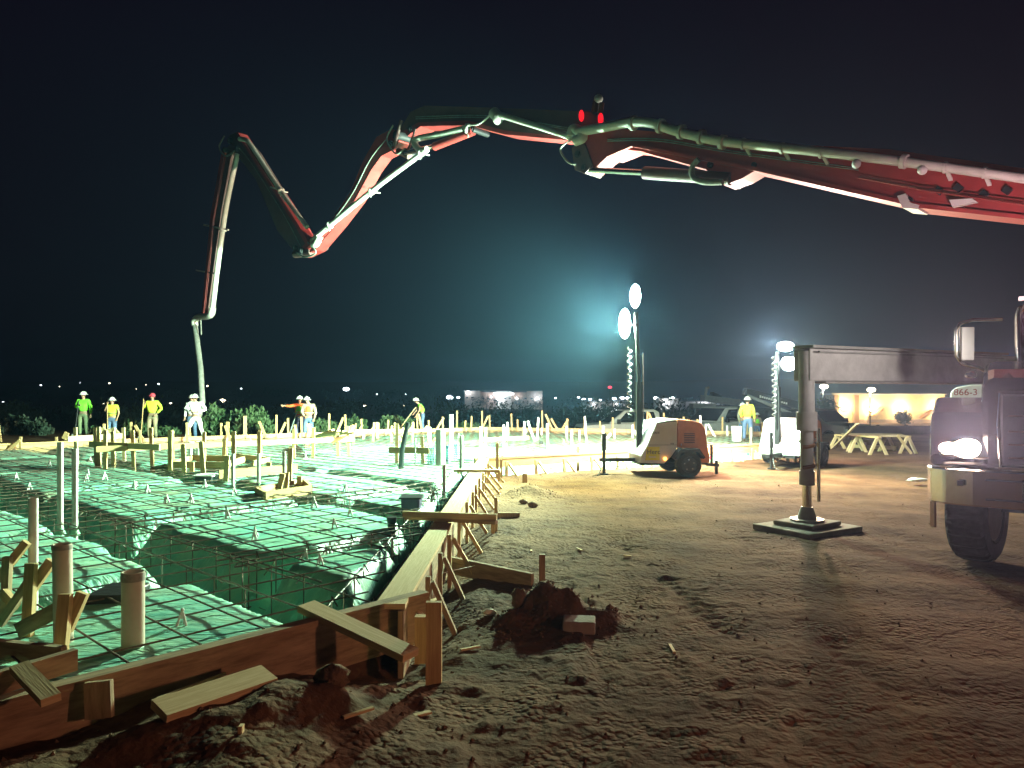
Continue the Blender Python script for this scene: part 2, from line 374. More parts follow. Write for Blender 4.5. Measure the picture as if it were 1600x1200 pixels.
def graded(lo, hi, d0, d1, step, grow):
    c = list(np.arange(d0, d1, step)); s = step; a = c[0]; L = []
    while a > lo: s *= grow; a -= s; L.append(a)
    s = step; a = c[-1]; R = []
    while a < hi: s *= grow; a += s; R.append(a)
    return np.array(L[::-1]+c+R)
def grid_mesh(name, xs, ys, hf, m, mask=None):
    X, Y = np.meshgrid(xs, ys); Z = hf(X, Y); nx, ny = len(xs), len(ys)
    i = np.arange(ny-1)[:, None]*nx+np.arange(nx-1)[None, :]
    q = np.stack([i, i+1, i+nx+1, i+nx], -1).reshape(-1, 4)
    if mask is not None:
        k = mask((X[:-1, :-1]+X[1:, 1:])/2, (Y[:-1, :-1]+Y[1:, 1:])/2).reshape(-1); q = q[k]
    used = np.unique(q); rm = np.zeros(nx*ny, np.int64); rm[used] = np.arange(len(used))
    V = np.stack([X, Y, Z], -1).reshape(-1, 3)[used]; q = rm[q]
    me = bpy.data.meshes.new(name); me.vertices.add(len(V)); me.vertices.foreach_set('co', V.ravel())
    me.loops.add(q.size); me.loops.foreach_set('vertex_index', q.ravel()); me.polygons.add(len(q))
    me.polygons.foreach_set('loop_start', np.arange(0, q.size, 4)); me.polygons.foreach_set('loop_total', np.full(len(q), 4))
    me.materials.append(m); me.update(calc_edges=True); me.polygons.foreach_set('use_smooth', np.ones(len(q), bool))
    o = bpy.data.objects.new(name, me); C.objects.link(o); return o
gx = graded(-1500, 1500, -4.2, 5.4, .034, 1.022); gy = graded(-60, 1500, 2.0, 8.6, .034, 1.018)
tag(grid_mesh('ground', gx, gy, terrain, M['dirt']), kind='structure')
sx_ = graded(-28, 9, -5.5, -.2, .05, 1.012); sy_ = graded(1.5, 34, 3.2, 10, .05, 1.012)
tag(grid_mesh('vapor_barrier', sx_, sy_, sheet_h, M['sheet'], inside), 'teal plastic sheeting draped over earth mounds inside the wooden formwork', 'plastic sheeting')

# ------------------------------------------------------------------ loose earth
mb = MB(); rnd = random.Random(3)
for i in range(1100):
    if i < 420: a = rnd.choice(PILE[:6]+PILE[9:]); x = a[0].x+rnd.gauss(0, .3); y = a[0].y+rnd.gauss(0, .3)
    else: y = 2.2+12*rnd.random()**1.6; x = rnd.uniform(-.9, .7)*y*.9
    if bool(inside(np.array([x]), np.array([y]))[0]): continue
    r = rnd.choice((.005, .006, .008, .009, .013))*(1+.03*y)
    if rnd.random() < .02: r *= 2.2
    z = gz(x, y); vs = []; 
    q = [Vector((1, 0, 0)), Vector((-1, 0, 0)), Vector((0, 1, 0)), Vector((0, -1, 0)), Vector((0, 0, 1)), Vector((0, 0, -1)), Vector((.6, .6, .6)), Vector((-.6, .6, .5))]
    vs = [Vector((x, y, z+r*.3))+k*(r*rnd.uniform(.6, 1.2)) for k in q[:6]]
    mb.add(vs, [(0, 2, 4), (2, 1, 4), (1, 3, 4), (3, 0, 4), (2, 0, 5), (1, 2, 5), (3, 1, 5), (0, 3, 5)])
tag(mb.build('gravel', M['clod']), 'small clods and stones strewn over the bare dirt', 'gravel', kind='stuff')

# ------------------------------------------------------------------ rebar mat
bars = []
def clip(p, d, L, inset=.06):
    n = int(2*L/.45); ts = np.linspace(-L, L, n); xs = p.x+d.x*ts; ys = p.y+d.y*ts; k = inside(xs, ys)
    for a, b in zip(POLY, POLY[1:]+POLY[:1]): k &= edist(xs, ys, a, b) > inset
    runs = []; cur = []
    for i in range(n):
        if k[i]: cur.append((float(xs[i]), float(ys[i])))
        elif cur: runs.append(cur); cur = []
    if cur: runs.append(cur)
    return [r for r in runs if len(r) > 2]
SP = .39
for j in range(-40, 110):
    p = T1p+E2*(j*SP)
    for r in clip(p, E1, 60): bars.append((r, 0))
    p = T2p+E1*(j*SP)
    for r in clip(p, E2, 60): bars.append((r, 1))
def bar_mesh(mbx, r, k, rad):
    pts = []
    for x, y in r:
        z = .262+.013*k+.022*float(fbm(np.array([x*.7]), np.array([y*.7]), 2, 70+k)[0]); w_ = .02*float(vn(np.array([x*.9]), np.array([y*.9]), 80+k)[0])
        pts.append((x+w_, y-w_, z))
    mbx.tube(pts, rad, 5, False)
bars.sort(key=lambda b: min(math.hypot(x, y) for x, y in b[0]))
mat_t = thing('rebar_mat', 'tied steel reinforcing grid lying over the teal sheeting inside the formwork', 'rebar mat')
for i, (r, k) in enumerate(bars[:98]):
    q = MB(); bar_mesh(q, r, k, .0065); q.build('bar', M['rebar'], mat_t)
q = MB()
for r, k in bars[98:]: bar_mesh(q, r, k, .0065)
o = q.build('far_bars', M['rebar'], mat_t); o['kind'] = 'stuff'
# trench cages
def cage(c0, c1, nhoop, label, wd=.34):
    t = thing('rebar_cage', label, 'rebar cage', group='rebar cages standing in the footing trenches')
    c0, c1 = Vector(c0), Vector(c1); d = (c1-c0).normalized(); s = Vector((d.y, -d.x, 0))
    ok = [k for k in range(101) if bool(inside(np.array([c0.lerp(c1, k/100).x]), np.array([c0.lerp(c1, k/100).y]))[0])]; c0, c1 = c0.lerp(c1, ok[0]/100+.01), c0.lerp(c1, ok[-1]/100-.04)
    q = MB()
    for a, z in ((-1, .22), (1, .22), (-1, -.25), (1, -.25)): q.tube([c0+s*(a*wd/2)+Vector((0, 0, z)), c1+s*(a*wd/2)+Vector((0, 0, z))], .009, 5)
    q.build('long_bars', M['rebar'], t)
    L = (c1-c0).length
    for i in range(nhoop):
        p = c0+d*(L*(i+.5)/nhoop); q = MB(); h = .23+random.uniform(-.01, .03)
        q.tube([p-s*wd*.36+Vector((0, 0, h-.07)), p-s*(wd/2)+Vector((0, 0, h)), p-s*(wd/2)+Vector((0, 0, -.26)), p+s*(wd/2)+Vector((0, 0, -.26)), p+s*(wd/2)+Vector((0, 0, h)), p+s*wd*.36+Vector((0, 0, h-.07))], .006, 5)
        q.build('stirrup', M['rebar'], t)
def tp(n, v): b = T1p+E1*n; q = T2p; vv = (b-q).dot(E2); r = b+E2*(v-vv); return Vector((r.x, r.y, 0))
cage(tp(0, -7.5), tp(0, 1.5), 17, 'rusty rebar cage in the wide diagonal trench nearest the camera', .5)
cage(tp(0, 0), tp(3.0, 0), 9, 'rebar cage in the short trench between the two nearest mounds by the form')
cage(tp(2.85, -5), tp(2.85, 1.7), 10, 'rebar cage in the second diagonal trench, by the purple box')
cage(tp(0, -2.9), tp(4.9, -2.9), 14, 'rebar cage in the cross trench past the black drain fitting')
cage(C1+Vector((-.26, .3, -ZF)), C2+Vector((-.26, -.6, -ZF)), 26, 'long rebar cage running along the inside of the pale form plank', .3)

# rebar chairs
q = MB(); n = 5
for k in range(3):
    a = 2*math.pi*k/3; q.tube([(.032*math.cos(a), .032*math.sin(a), 0), (.008*math.cos(a), .008*math.sin(a), .075)], [.009, .006], 5)
q.tube([(0, 0, .04), (0, 0, .085)], [.014, .008], 7); q.sphere((0, 0, .092), .012, 7, 5)
ch = q.build('rebar_chair', M['white']); tag(ch, 'tiny white plastic rebar chair standing on the teal sheeting', 'rebar chair', 'rebar chairs on the sheeting')
spots = [at(x, y, .2) for x, y in ((285, 985), (183, 925), (195, 835), (252, 868), (298, 790), (260, 790), (230, 775), (210, 768), (135, 755), (25, 752), (46, 765), (500, 886), (478, 878), (546, 811), (490, 797), (398, 842), (398, 848), (355, 815), (163, 753), (320, 765), (365, 778), (466, 772), (540, 770))]
for i in range(170):
    v = -28+32*random.random(); nn = -3+31*random.random(); p = tp(round(nn/1.08)*1.08+.5, round(v/1.08)*1.08+.4)
    if p.y > 6.5 and p.length < 32 and bool(inside(np.array([p.x]), np.array([p.y]))[0]): spots.append(p)
first = True
for p in spots:
    z = float(sheet_h(np.array([p.x]), np.array([p.y]))[0])
    if z < .1: continue
    if first: o = ch; first = False
    else: o = ch.copy(); C.objects.link(o)
    o.location = (p.x, p.y, z); o.rotation_euler = (0, 0, random.random()*6); s_ = random.uniform(.9, 1.15)*(1.25 if p.y > 9 else 1); o.scale = (s_, s_, s_)

# ------------------------------------------------------------------ formwork
def form_wall(label, a, b, h=.30, cap=.09, m='woodd', ext0=0, ext1=0, off=0, capm=None):
    t = thing('form_wall', label, 'formwork')
    a, b = Vector(a), Vector(b); d = (b-a); d.z = 0; d.normalize(); s = Vector((d.y, -d.x, 0))
    a = a-d*ext0; b = b+d*ext1
    q = MB(); L = (b-a).length; n = max(1, int(L/3.6))
    for i in range(n):
        p0 = a+d*(L*i/n+.004); p1 = a+d*(L*(i+1)/n-.004)
        q.bar(p0+s*off-Vector((0, 0, h/2+.02)), p1+s*off-Vector((0, 0, h/2+.02)), .04, h)
    q.build('side_board', M[m], t)
    q = MB()
    for i in range(n):
        p0 = a+d*(L*i/n+.004); p1 = a+d*(L*(i+1)/n-.004)
        q.bar(p0+Vector((0, 0, 0)), p1+Vector((0, 0, 0)), cap, .038)
    q.build('top_board', M[capm or m], t)
    return t, d, s
t, d, s = form_wall('low dirty form wall crossing the near left corner', C0, C1, .29, .085, 'woodd', 0, .42, .0)
# long right form: wide plank
fr = thing('form_wall', 'long wide pale form plank running away from the corner post', 'formwork')
dF = (C2-C1).normalized(); sF = Vector((dF.y, -dF.x, 0))
q = MB(); L = (C2-C1).length; n = 4
for i in range(n):
    a = C1+dF*(L*i/n+.005); b = C1+dF*(L*(i+1)/n-.005)
    q.bar(a+sF*(.098+.004*i), b+sF*(.103), .19, .035)
q.build('top_plank', M['woodp'], fr)
q = MB()
for i in range(n):
    a = C1+dF*(L*i/n+.005); b = C1+dF*(L*(i+1)/n-.005)
    q.bar(a-Vector((0, 0, .17)), b-Vector((0, 0, .17)), .038, .29); q.bar(a+sF*.165-Vector((0, 0, .24)), b+sF*.165-Vector((0, 0, .24)), .036, .42)
q.build('side_board', M['woodd'], fr)
form_wall('form wall along the near edge of the far slab, left of the trailer', C2, C3, .17, .06, 'wood', .1)
form_wall('short form wall at the right end of the far slab', C3, C4, .28, .09, 'woodp')
form_wall('form wall along the far edge below the distant long building', C4, C5, .30, .10, 'woodp')
form_wall('form wall along the far edge behind the two men in orange', C5, C6, .30, .10, 'woodp')
form_wall('form wall along the far edge by the hose man', C6, C7, .28, .10, 'wood')
form_wall('thick yellowish form wall at the far left edge', C7, C8, .26, .16, 'wood')
form_wall('form wall leaving the frame on the left side', C8, C9, .26, .12, 'wood')

# kickers along the right plank: stake + diagonal brace each
def kicker(base, outd, along, hs, label, m='wood', L=.42, wk=.06, group='braced stakes along the formwork'):
    t = thing('braced_stake', label, 'braced stake', base, group=group)
    q = MB(); q.bar((0, 0, -.25), (random.uniform(-.01, .01), 0, hs), .035, wk, along); q.build('stake', M[m], t)
    q = MB(); q.bar(Vector((0, 0, hs-.05))+outd*.03+along*.05, outd*L+Vector((0, 0, -.06))+along*.05, wk, .035, along.cross(outd)); q.build('brace', M[m], t)
    return t
ys = [5.5, 6.3, 7.1, 8.1, 9.2, 10.1, 10.9, 11.7, 12.5, 13.3, 14.2]
KL = ['braced stake nearest the corner post, beside the wide plank', 'second braced stake from the corner post beside the wide plank', 'braced stake beside the wide plank, next to the broad dark block', 'braced stake just before the double cross boards']
for i, y in enumerate(ys):
    p = C1+dF*((y-C1.y)/dF.y)+sF*.235; z = gz(p.x, p.y)
    kicker(Vector((p.x, p.y, min(z, .05))), sF*1., dF, ZF-.02-min(z, .05)+.03, KL[i] if i < len(KL) else ORD[i]+' braced stake from the corner post beside the wide plank', 'wood' if i > 1 else 'woodd', .34 if i > 1 else .26, .05, 'braced stakes beside the wide plank')
# kickers along C2-C3
dG = (C3-C2).normalized(); sG = Vector((dG.y, -dG.x, 0))
for i in range(12):
    p = C2+dG*(.6+i*.72)+sG*.08; z = 0
    kicker(Vector((p.x, p.y, z)), sG*.6+dG*.3, dG, .27, ORD[i]+' small brace from the plank end along the far slab near edge', 'wood', .38, .06, 'small braces along the near edge of the far slab')

def bthing(name, label, cat, pieces, group=None):
    """pieces: (part, a, b, w, h, mat[, up])"""
    a0 = Vector(pieces[0][1]); t = thing(name, label, cat, a0, group=group)
    for pc in pieces:
        q = MB(); up = Vector(pc[6]) if len(pc) > 6 else Vector((0, 0, 1))
        q.bar(Vector(pc[1])-a0, Vector(pc[2])-a0, pc[3], pc[4], up); q.build(pc[0], M[pc[5]], t)
    return t
def single(name, label, cat, a, b, wd, h, m, up=(0, 0, 1), group=None):
    a = Vector(a); q = MB(); q.bar((0, 0, 0), Vector(b)-a, wd, h, Vector(up)); o = q.build(name, M[m]); o.location = a
    return tag(o, label, cat, group)
def up_stake(px, pf, pt, z0, wd, h, m, label, name='wooden_stake', cat='stake', lean=0, group=None, up=(0, 1, 0)):
    f = at(px, pf, z0); top = atY(px+lean, pt, f.y)
    return single(name, label, cat, f-Vector((0, 0, .12)), top, wd, h, m, up, group)
# foreground pieces
up_stake(678, 1066, 940, .0, .092, .04, 'wood', 'tall reddish corner stake at the end of the near form')
a = at(661, 1000, .12); q = single('wooden_stake', 'short cut block standing just left of the corner stake', 'stake', atY(660, 1035, 4.75), atY(660, 962, 4.75), .09, .06, 'wood', (0, 1, 0))
single('loose_board', 'thick plank laid over the form corner, sloping down to the right', 'board', atY(478, 947, 4.56), atY(642, 1024, 4.12), .13, .04, 'woodp', (.1, -.1, 1))
single('loose_board', 'pale clean board lying on the dirt below the near form', 'board', at(248, 1112, .27), at(420, 1055, .27), .15, .042, 'woodp', (0, -.35, 1))
single('loose_board', 'narrow green lit board hanging over the form at far left', 'board', atY(30, 1042, 3.38), atY(80, 1094, 3.12), .075, .034, 'woodp', (.3, -.4, 1))
single('wooden_stake', 'wide panel stake under the near form at left', 'stake', atY(156, 1122, 3.44), atY(154, 1064, 3.46), .12, .03, 'woodd', (0, 1, 0))
single('wooden_stake', 'splintered stake tip poking out of the dirt at bottom', 'stake', atY(376, 1178, 3.3), atY(377, 1133, 3.3), .018, .03, 'woodp', (0, 1, 0))
single('form_strip', 'thin strip of wood lying in the dug ditch', 'board', atY(245, 1092, 3.55), atY(352, 1052, 3.9), .012, .012, 'woodp')
single('form_board', 'long reddish board on edge left of the loose pale board', 'board', at(-90, 1165, .0), at(120, 1100, .0), .04, .2, 'woodd')
single('form_board', 'short board nailed across the form top at far left', 'board', at(-20, 1072, .42), at(118, 1030, .42), .04, .10, 'woodd')
single('form_board', 'kicker slat on the corner nearest the short block', 'board', atY(622, 925, 5.15), atY(660, 965, 4.95), .035, .035, 'woodp')
single('form_board', 'kicker slat behind the short block, further right', 'board', atY(638, 915, 5.3), atY(664, 938, 5.2), .035, .035, 'woodp')
up_stake(690, 872, 812, .0, .15, .05, 'woodd', 'broad dark block beside the wide plank', 'wooden_block', 'block')
single('form_board', 'long board on edge holding back dirt right of the broad block', 'board', at(692, 880, .03), at(832, 910, .01), .04, .16, 'woodd')
single('form_board', 'scrap of board on the ground behind the corner stake', 'board', at(668, 942, .08), at(690, 935, .08), .05, .02, 'woodp')
# cross boards
zz = ZF+.05
bthing('cross_brace', 'double boards laid across the wide plank toward a dark stake', 'brace',
       [('board', at(635, 808, zz), at(776, 816, zz), .09, .035, 'woodd'), ('board', at(630, 803, zz+.05), at(776, 808, zz+.05), .04, .06, 'woodp'), ('leg', atY(770, 833, 8.8), atY(770, 812, 8.8), .04, .04, 'wood', (0, 1, 0))])
up_stake(775, 830, 778, .0, .04, .04, 'wood', 'square stake at the right end of the double cross boards')
up_stake(795, 808, 801, .0, .3, .03, 'woodd', 'weathered scrap board behind the square stake', 'scrap_board', 'board')
bthing('cross_brace', 'single board across the plank farther back, ending at short stakes', 'brace',
       [('board', at(710, 735, zz), at(782, 736, zz), .09, .04, 'wood'), ('leg', atY(780, 752, 13.9), atY(780, 735, 13.9), .05, .05, 'wood', (0, 1, 0)), ('leg', atY(716, 750, 13.9), atY(716, 735, 13.9), .05, .05, 'wood', (0, 1, 0))])
up_stake(783, 745, 718, .0, .05, .05, 'wood', 'stake at the end of the farther cross board')
up_stake(777, 745, 692, .0, .06, .05, 'woodp', 'tall pale stake where the plank meets the far form')
up_stake(820, 753, 740, .0, .09, .06, 'wood', 'stubby stake in the yellow lit dirt before the mound')
up_stake(903, 733, 698, .0, .07, .05, 'wood', 'green lit stake between the far form and trailer tongue')
up_stake(847, 908, 866, .12, .05, .05, 'woodd', 'dark square stake rising out of the dirt pile')
up_stake(1173, 712, 668, .0, .05, .05, 'woodd', 'dark stake in front of the bearded workman')

# distant boards on stakes
Z3 = .62
def rail(label, pa, pb, z, stakes, m='wood', wd=.04, h=.11, zf=.1, part='stake'):
    """a horizontal board nailed on stakes. stakes: (px, top_py)"""
    a, b = at(pa[0], pa[1], z), at(pb[0], pb[1], z); t = thing('staked_rail', label, 'staked rail', a)
    q = MB(); q.bar((0, 0, 0), b-a, wd, h); q.build('rail', M[m], t)
    for px, pt in stakes:
        f_ = (px-pa[0])/(pb[0]-pa[0]); iy = pa[1]+(pb[1]-pa[1])*f_; p = at(px, iy, z)+Vector((0, .045, 0))
        top = atY(px+random.uniform(-2, 2), pt, p.y); q = MB(); q.bar(Vector((p.x, p.y, zf))-a, top-a, .065, .04, (0, 1, 0)); q.build('stake', M[m], t)
    return t
rail('long pale rail in front of the white suited man', (150, 702), (552, 686), .62, [(163, 680), (208, 672), (237, 668), (268, 673), (318, 675), (352, 685), (406, 672), (458, 670), (488, 668), (528, 676), (545, 666)])
rail('upper pale rail at the feet of the green shirted man', (105, 686), (190, 681), .75, [(119, 668), (177, 668), (193, 668)], 'woodp')
rail('splayed rail with crossed stakes near the yellow shirted man', (140, 694), (250, 699), .66, [(150, 668), (154, 667), (164, 672), (176, 674)], 'woodp')
rail('low rail below the two men in orange', (555, 665+8), (700, 666+6), .5, [(567, 672), (590, 660), (612, 676), (630, 668)], 'woodp', h=.08)
rail('wood rail beside the big pale standpipe', (608, 703), (670, 704), .5, [(619, 662), (661, 682)], 'wood', h=.12)
rail('bare pale rail far right on the slab', (752, 687), (826, 684), .45, [(751, 666), (758, 668)], 'woodp', h=.1)
for i in range(5):
    a = at(470+i*6, 690-i*2, .5); b = at(520+i*9, 672+i, .8)
    single('loose_board', 'slanted loose board in the heap below the men in orange', 'board', a, b, .09, .035, 'woodp', group='loose boards heaped near the far form')
for i, (xa, ya, xb, yb) in enumerate(((160, 668, 182, 694), (150, 692, 158, 668), (178, 670, 197, 692), (166, 690, 173, 670))):
    f = at(xa, 690, .5); single('loose_board', 'crossed diagonal brace before the yellow shirted man', 'board', atY(xa, ya, f.y+.1*i), atY(xb, yb, f.y+.1*i), .07, .035, 'woodp', (0, 1, 0), 'crossed braces near the yellow shirted man')
# form boxes mid left
def box_form(label, pts, z0, h, stakes):
    a = at(*pts[0], z0); t = thing('box_form', label, 'box form', a)
    for i in range(len(pts)-1):
        p, r = at(*pts[i], z0), at(*pts[i+1], z0); q = MB(); q.bar(p-a+Vector((0, 0, h/2)), r-a+Vector((0, 0, h/2)), .04, h); q.build('board', M['wood'], t)
    for px, pf, pt, ln in stakes:
        f = at(px, pf, z0); q = MB(); q.bar(f-a, atY(px+ln, pt, f.y)-a, .075, .04, (0, 1, 0)); q.build('stake', M['wood'], t)
box_form('open wooden box form left of the pipes, on thin stakes', [(268, 731), (352, 732), (382, 722), (300, 720), (268, 731)], .28, .12, [(266, 735, 672, 0), (288, 738, 694, -2), (318, 740, 690, -4), (350, 720, 685, 1), (300, 737, 722, 0)])
box_form('wooden rail form behind the two nearest mid pipes', [(342, 748), (464, 738)], .28, .14, [(353, 752, 712, 2), (365, 725, 674, 0), (405, 722, 674, 0), (452, 752, 700, 2)])
box_form('low solid box form around the green lit pipe', [(400, 775), (414, 783), (486, 772), (474, 761), (400, 775)], .2, .13, [(434, 772, 740, 8), (468, 764, 744, 0), (446, 768, 738, 2)])
box_form('small loose form frame behind the box form', [(395, 728), (420, 722), (368, 716)], .28, .1, [(420, 735, 722, 0)])

# rows of stakes at the far edges
rs = random.Random(11)
def stake_row(a, b, n, label, hmin, hmax, m, group, y_off=0):
    short = 'far row' if 'far edge' in group else 'left edge' if 'far left' in group else 'inside the slab'
    for i in range(n):
        f = (i+rs.uniform(.1, .9))/n; p = a.lerp(b, f); p = Vector((p.x, p.y+rs.uniform(-.5, .6)+y_off, 0)); h = rs.uniform(hmin, hmax)
        if rs.random() < .45:
            t = thing('braced_stake', label+' with a leaning brace', 'braced stake', p, group=group+' with braces'); t['label'] = 'stake with leaning brace, '+short+', '+where(pxof(p)); q = MB(); q.bar((0, 0, 0), (rs.uniform(-.03, .03), 0, h), .055, .04, (0, 1, 0)); q.build('stake', M[m], t)
            q = MB(); s_ = rs.choice((-1, 1)); q.bar((s_*rs.uniform(.2, .5), -.1, .1), (s_*.03+rs.uniform(-.1, .1), -.05, h-rs.uniform(-.05, .2)), .07, .035, (0, 1, 0)); q.build('brace', M[m], t)
        else: single('wooden_stake', label if 'inside' in label else 'thin upright stake, '+short+', '+where(pxof(p)), 'stake', p, p+Vector((rs.uniform(-.06, .06), 0, h)), .055, .04, m, (0, 1, 0), group)
stake_row(C5, C6, 19, 'thin pale stake in the row below the dark hills', .6, 1.0, 'wood', 'stakes along the far edge left')
stake_row(C4, C5, 18, 'thin pale stake in the row before the white pickups', .6, 1.05, 'wood', 'stakes along the far edge right')
stake_row(C6, C7, 11, 'pale stake in the row behind the hose man', .5, .85, 'wood', 'stakes along the far edge by the crew')
stake_row(C7, C8, 4, 'short stake at the far left edge', .45, .62, 'wood', 'stakes at the far left')
stake_row(at(770, 690, .2), at(1180, 684, .2), 14, 'slim white stake standing inside the far slab', .55, .95, 'white', 'white stakes inside the far slab')
stake_row(at(430, 700, .2), at(700, 690, .2), 10, 'slim wooden stake standing inside the middle slab', .55, .85, 'wood', 'stakes inside the middle slab')
up_stake(383, 690, 650, .0, .1, .05, 'woodp', 'tall pale stake in front of the right hand bush'); up_stake(356, 690, 659, .0, .1, .05, 'wood', 'tall greenish stake left of the tallest bush stake')
up_stake(1, 690, 655, .0, .12, .05, 'wood', 'leaning yellow stake cut by the left frame edge', lean=-6)
single('loose_board', 'tilted end of board beside the green shirted man', 'board', atY(100, 686, 21), atY(105, 676, 21), .12, .06, 'wood', (0, 1, 0))

# left foreground crossed stakes
G = 'crossed reddish stakes at the left foreground'
def cross(label, pcs):
    bthing('crossed_stakes', label, 'crossed stakes', [(n_, atY(*a), atY(*b), w_, .04, m_, (0, 1, 0)) for n_, a, b, w_, m_ in pcs])
cross('reddish crossed stakes in front of the middle left pipe', [('stake', (95, 1020, 4.15), (103, 928, 4.2), .065, 'wood'), ('brace', (104, 985, 4.22), (130, 926, 4.25), .06, 'wood')])
cross('orange crossed stakes against the tall thin left pipe', [('stake', (42, 1010, 4.55), (49, 880, 4.6), .06, 'wood'), ('brace', (46, 925, 4.62), (81, 876, 4.65), .06, 'wood'), ('rail', (0, 975, 4.7), (48, 905, 4.68), .05, 'woodd')])
cross('dark crossed stakes cut by the left frame edge', [('stake', (8, 960, 4.9), (12, 870, 4.9), .05, 'woodd'), ('brace', (-4, 905, 4.92), (42, 847, 4.95), .05, 'wood'), ('rail', (5, 925, 4.85), (26, 948, 4.8), .05, 'wood')])
single('form_board', 'board on edge below the left foreground pipes', 'board', at(-40, 1010, .3), at(100, 1025, .3), .04, .1, 'woodd')
single('form_board', 'dark sloping board between the left pipes', 'board', atY(30, 985, 4.5), atY(95, 950, 4.45), .04, .09, 'woodd')

# ------------------------------------------------------------------ pipes
def pipe(px, pf, pt, wpx, label, m='pvc', z=.2, ring=None, lean=0, zb=-.2, cap=False):
    f = at(px, pf, z); r = wpx/F*f.y/2; top = atY(px+lean, pt, f.y); h = top.z-f.z
    t = thing('standpipe', label, 'pipe', f); q = MB(); v = Vector((top.x-f.x, 0, h))
    q.tube([(0, 0, zb), v], r, 20, False); q.tube([v, (0, 0, zb)], r*.88, 20, False)
    n = 20; q.tube([v, v+Vector((0, 0, .001))], r, n, False)
    vs = []; 
    for rr in (r, r*.88):
        for k in range(n): a = 2*math.pi*k/n; vs.append((v.x+rr*math.cos(a), rr*math.sin(a), h))
    q.add(vs, [(k, (k+1) % n, n+(k+1) % n, n+k) for k in range(n)])
    q.build('tube', M[m], t)
    if ring: q = MB(); q.tube([v-Vector((0, 0, ring)), v-Vector((0, 0, .004))], r*1.06, 20, False); q.build('tape', M['tape'], t)
    if cap: q = MB(); q.tube([v-Vector((0, 0, .04)), v+Vector((0, 0, .01))], r*1.12, 16); q.build('cap', M[m], t)
    q = MB(); q.tube([(0, 0, -.03), (0, 0, .035)], [r*1.9, r*1.05], 14, False); q.build('collar', M['sheet'], t)
    return t
pipe(208, 1018, 893, 34, 'thick pale pipe with grey taped rim, rightmost of the near pipes', 'pvcd', .2, .05)
pipe(101, 1012, 850, 28, 'thick pale pipe with dark rim behind reddish crossed stakes', 'pvcd', .2, .03, lean=-4)
pipe(52, 962, 778, 14, 'tall thin pipe at the left with orange stakes nailed beside it', 'pvc', .2)
pipe(94, 830, 691, 9, 'left one of two tall thin pipes beyond the near pipes', 'pvc', .18)
pipe(117, 832, 701, 9, 'right one of two tall thin pipes beyond the near pipes', 'pvc', .18)
pipe(364, 764, 709, 5.5, 'thin white pipe before the rail form, left one', 'pvc')
pipe(404, 758, 709, 5.5, 'thin white pipe before the rail form, right one', 'pvc')
pipe(444, 768, 705, 5.5, 'thin pipe standing in the low solid box form', 'pvc')
pipe(694, 778, 727, 6, 'thin pipe close to the inner edge of the wide plank', 'pvc')
pipe(721, 733, 680, 6, 'pale pipe near the end of the wide plank', 'pvc')
pipe(688, 729, 671, 15, 'very thick bright white standpipe in the middle slab', 'pvc')
pipe(705, 702, 648, 7, 'tall wrapped pipe behind the very thick white standpipe', 'pvc', .2, .12)
pipe(649, 730, 684, 2.2, 'hair thin rod left of the conduit bundle', 'greyl')
pipe(299, 716, 690, 8, 'greenish stub pipe left of the hose man boots', 'pvc'); pipe(311, 716, 690, 8, 'white stub pipe below the hose man boots', 'pvc')
for px, pf, pt, wd in ((787, 702, 664, 4), (791, 699, 672, 3), (855, 702, 662, 4.5), (893, 698, 672, 3.5), (820, 690, 668, 3), (846, 683, 669, 3), (905, 690, 672, 3), (916, 701, 684, 2.5), (672, 700, 668, 3)):
    o = pipe(px, pf, pt, wd, 'slim white pipe standing in the far slab', 'pvc'); o['group'] = 'slim white pipes in the far slab'
for k, xs0 in enumerate(((669, 672, 675, 678), (696, 698, 700), (711, 714))):
    for px in xs0:
        f = at(px, 727-k*2, .2); top = atY(px, 701-k*3, f.y); q = MB(); q.tube([(0, 0, -.1), top-f], .012, 8); q.tube([top-f-Vector((0, 0, .02)), top-f+Vector((0, 0, .02))], .016, 8)
        o = q.build('conduit', M['bluep']); o.location = f
        tag(o, ['thin blue conduit in the bundle left of the thick standpipe', 'thin blue conduit just right of the thick standpipe', 'thin blue conduit in the pair before the pale pipe'][k], 'conduit', ['left conduit bundle', 'conduits right of the standpipe', 'pair of conduits'][k])
f = at(626, 735, .2); q = MB(); q.tube([(0, 0, -.1), atY(628, 705, f.y)-f, atY(633, 680, f.y)-f, atY(638, 660, f.y)-f], [.055, .05, .045, .04], 12)
o = q.build('wrapped_pipe', M['blackp']); o.location = f; tag(o, 'black wrapped pipe leaning right in the middle slab', 'pipe')
# black boxes / fittings
def crate(label, px0, py0, px1, pyb, z, m, lid=None, name='plastic_box', dep=.25):
    a = at(px0, pyb, z); b = at(px1, pyb, z); hh = atY(px0, py0, a.y).z-z; t = thing(name, label, 'plastic box', (a+b)/2); wd = (b-a).length
    q = MB(); q.prism([(-wd/2, 0, 0), (wd/2, 0, 0), (wd/2*1.05, -.01, hh), (-wd/2*1.05, -.01, hh)], [(-wd/2, dep, 0), (wd/2, dep, 0), (wd/2*1.05, dep+.01, hh), (-wd/2*1.05, dep+.01, hh)]); bevel(q.build('body', M[m], t), .012)
    if lid: q = MB(); q.box(-wd*.62, wd*.62, -.05, dep+.05, hh+.003, hh+.025); q.build('lid', M[lid], t)
    return t
crate('black plastic wrapped block between the near left pipes', 133, 930, 196, 968, .12, 'blackp', None, dep=.35)
crate('small black open box before the open box form', 305, 745, 330, 757, .2, 'blackp', 'white')
crate('purplish black box with wide lid over the trench by the plank', 627, 780, 655, 797, .22, 'purplep', 'blackp')
crate('small black box far back on the slab, right of centre', 843, 690, 849, 695, .22, 'blackp')
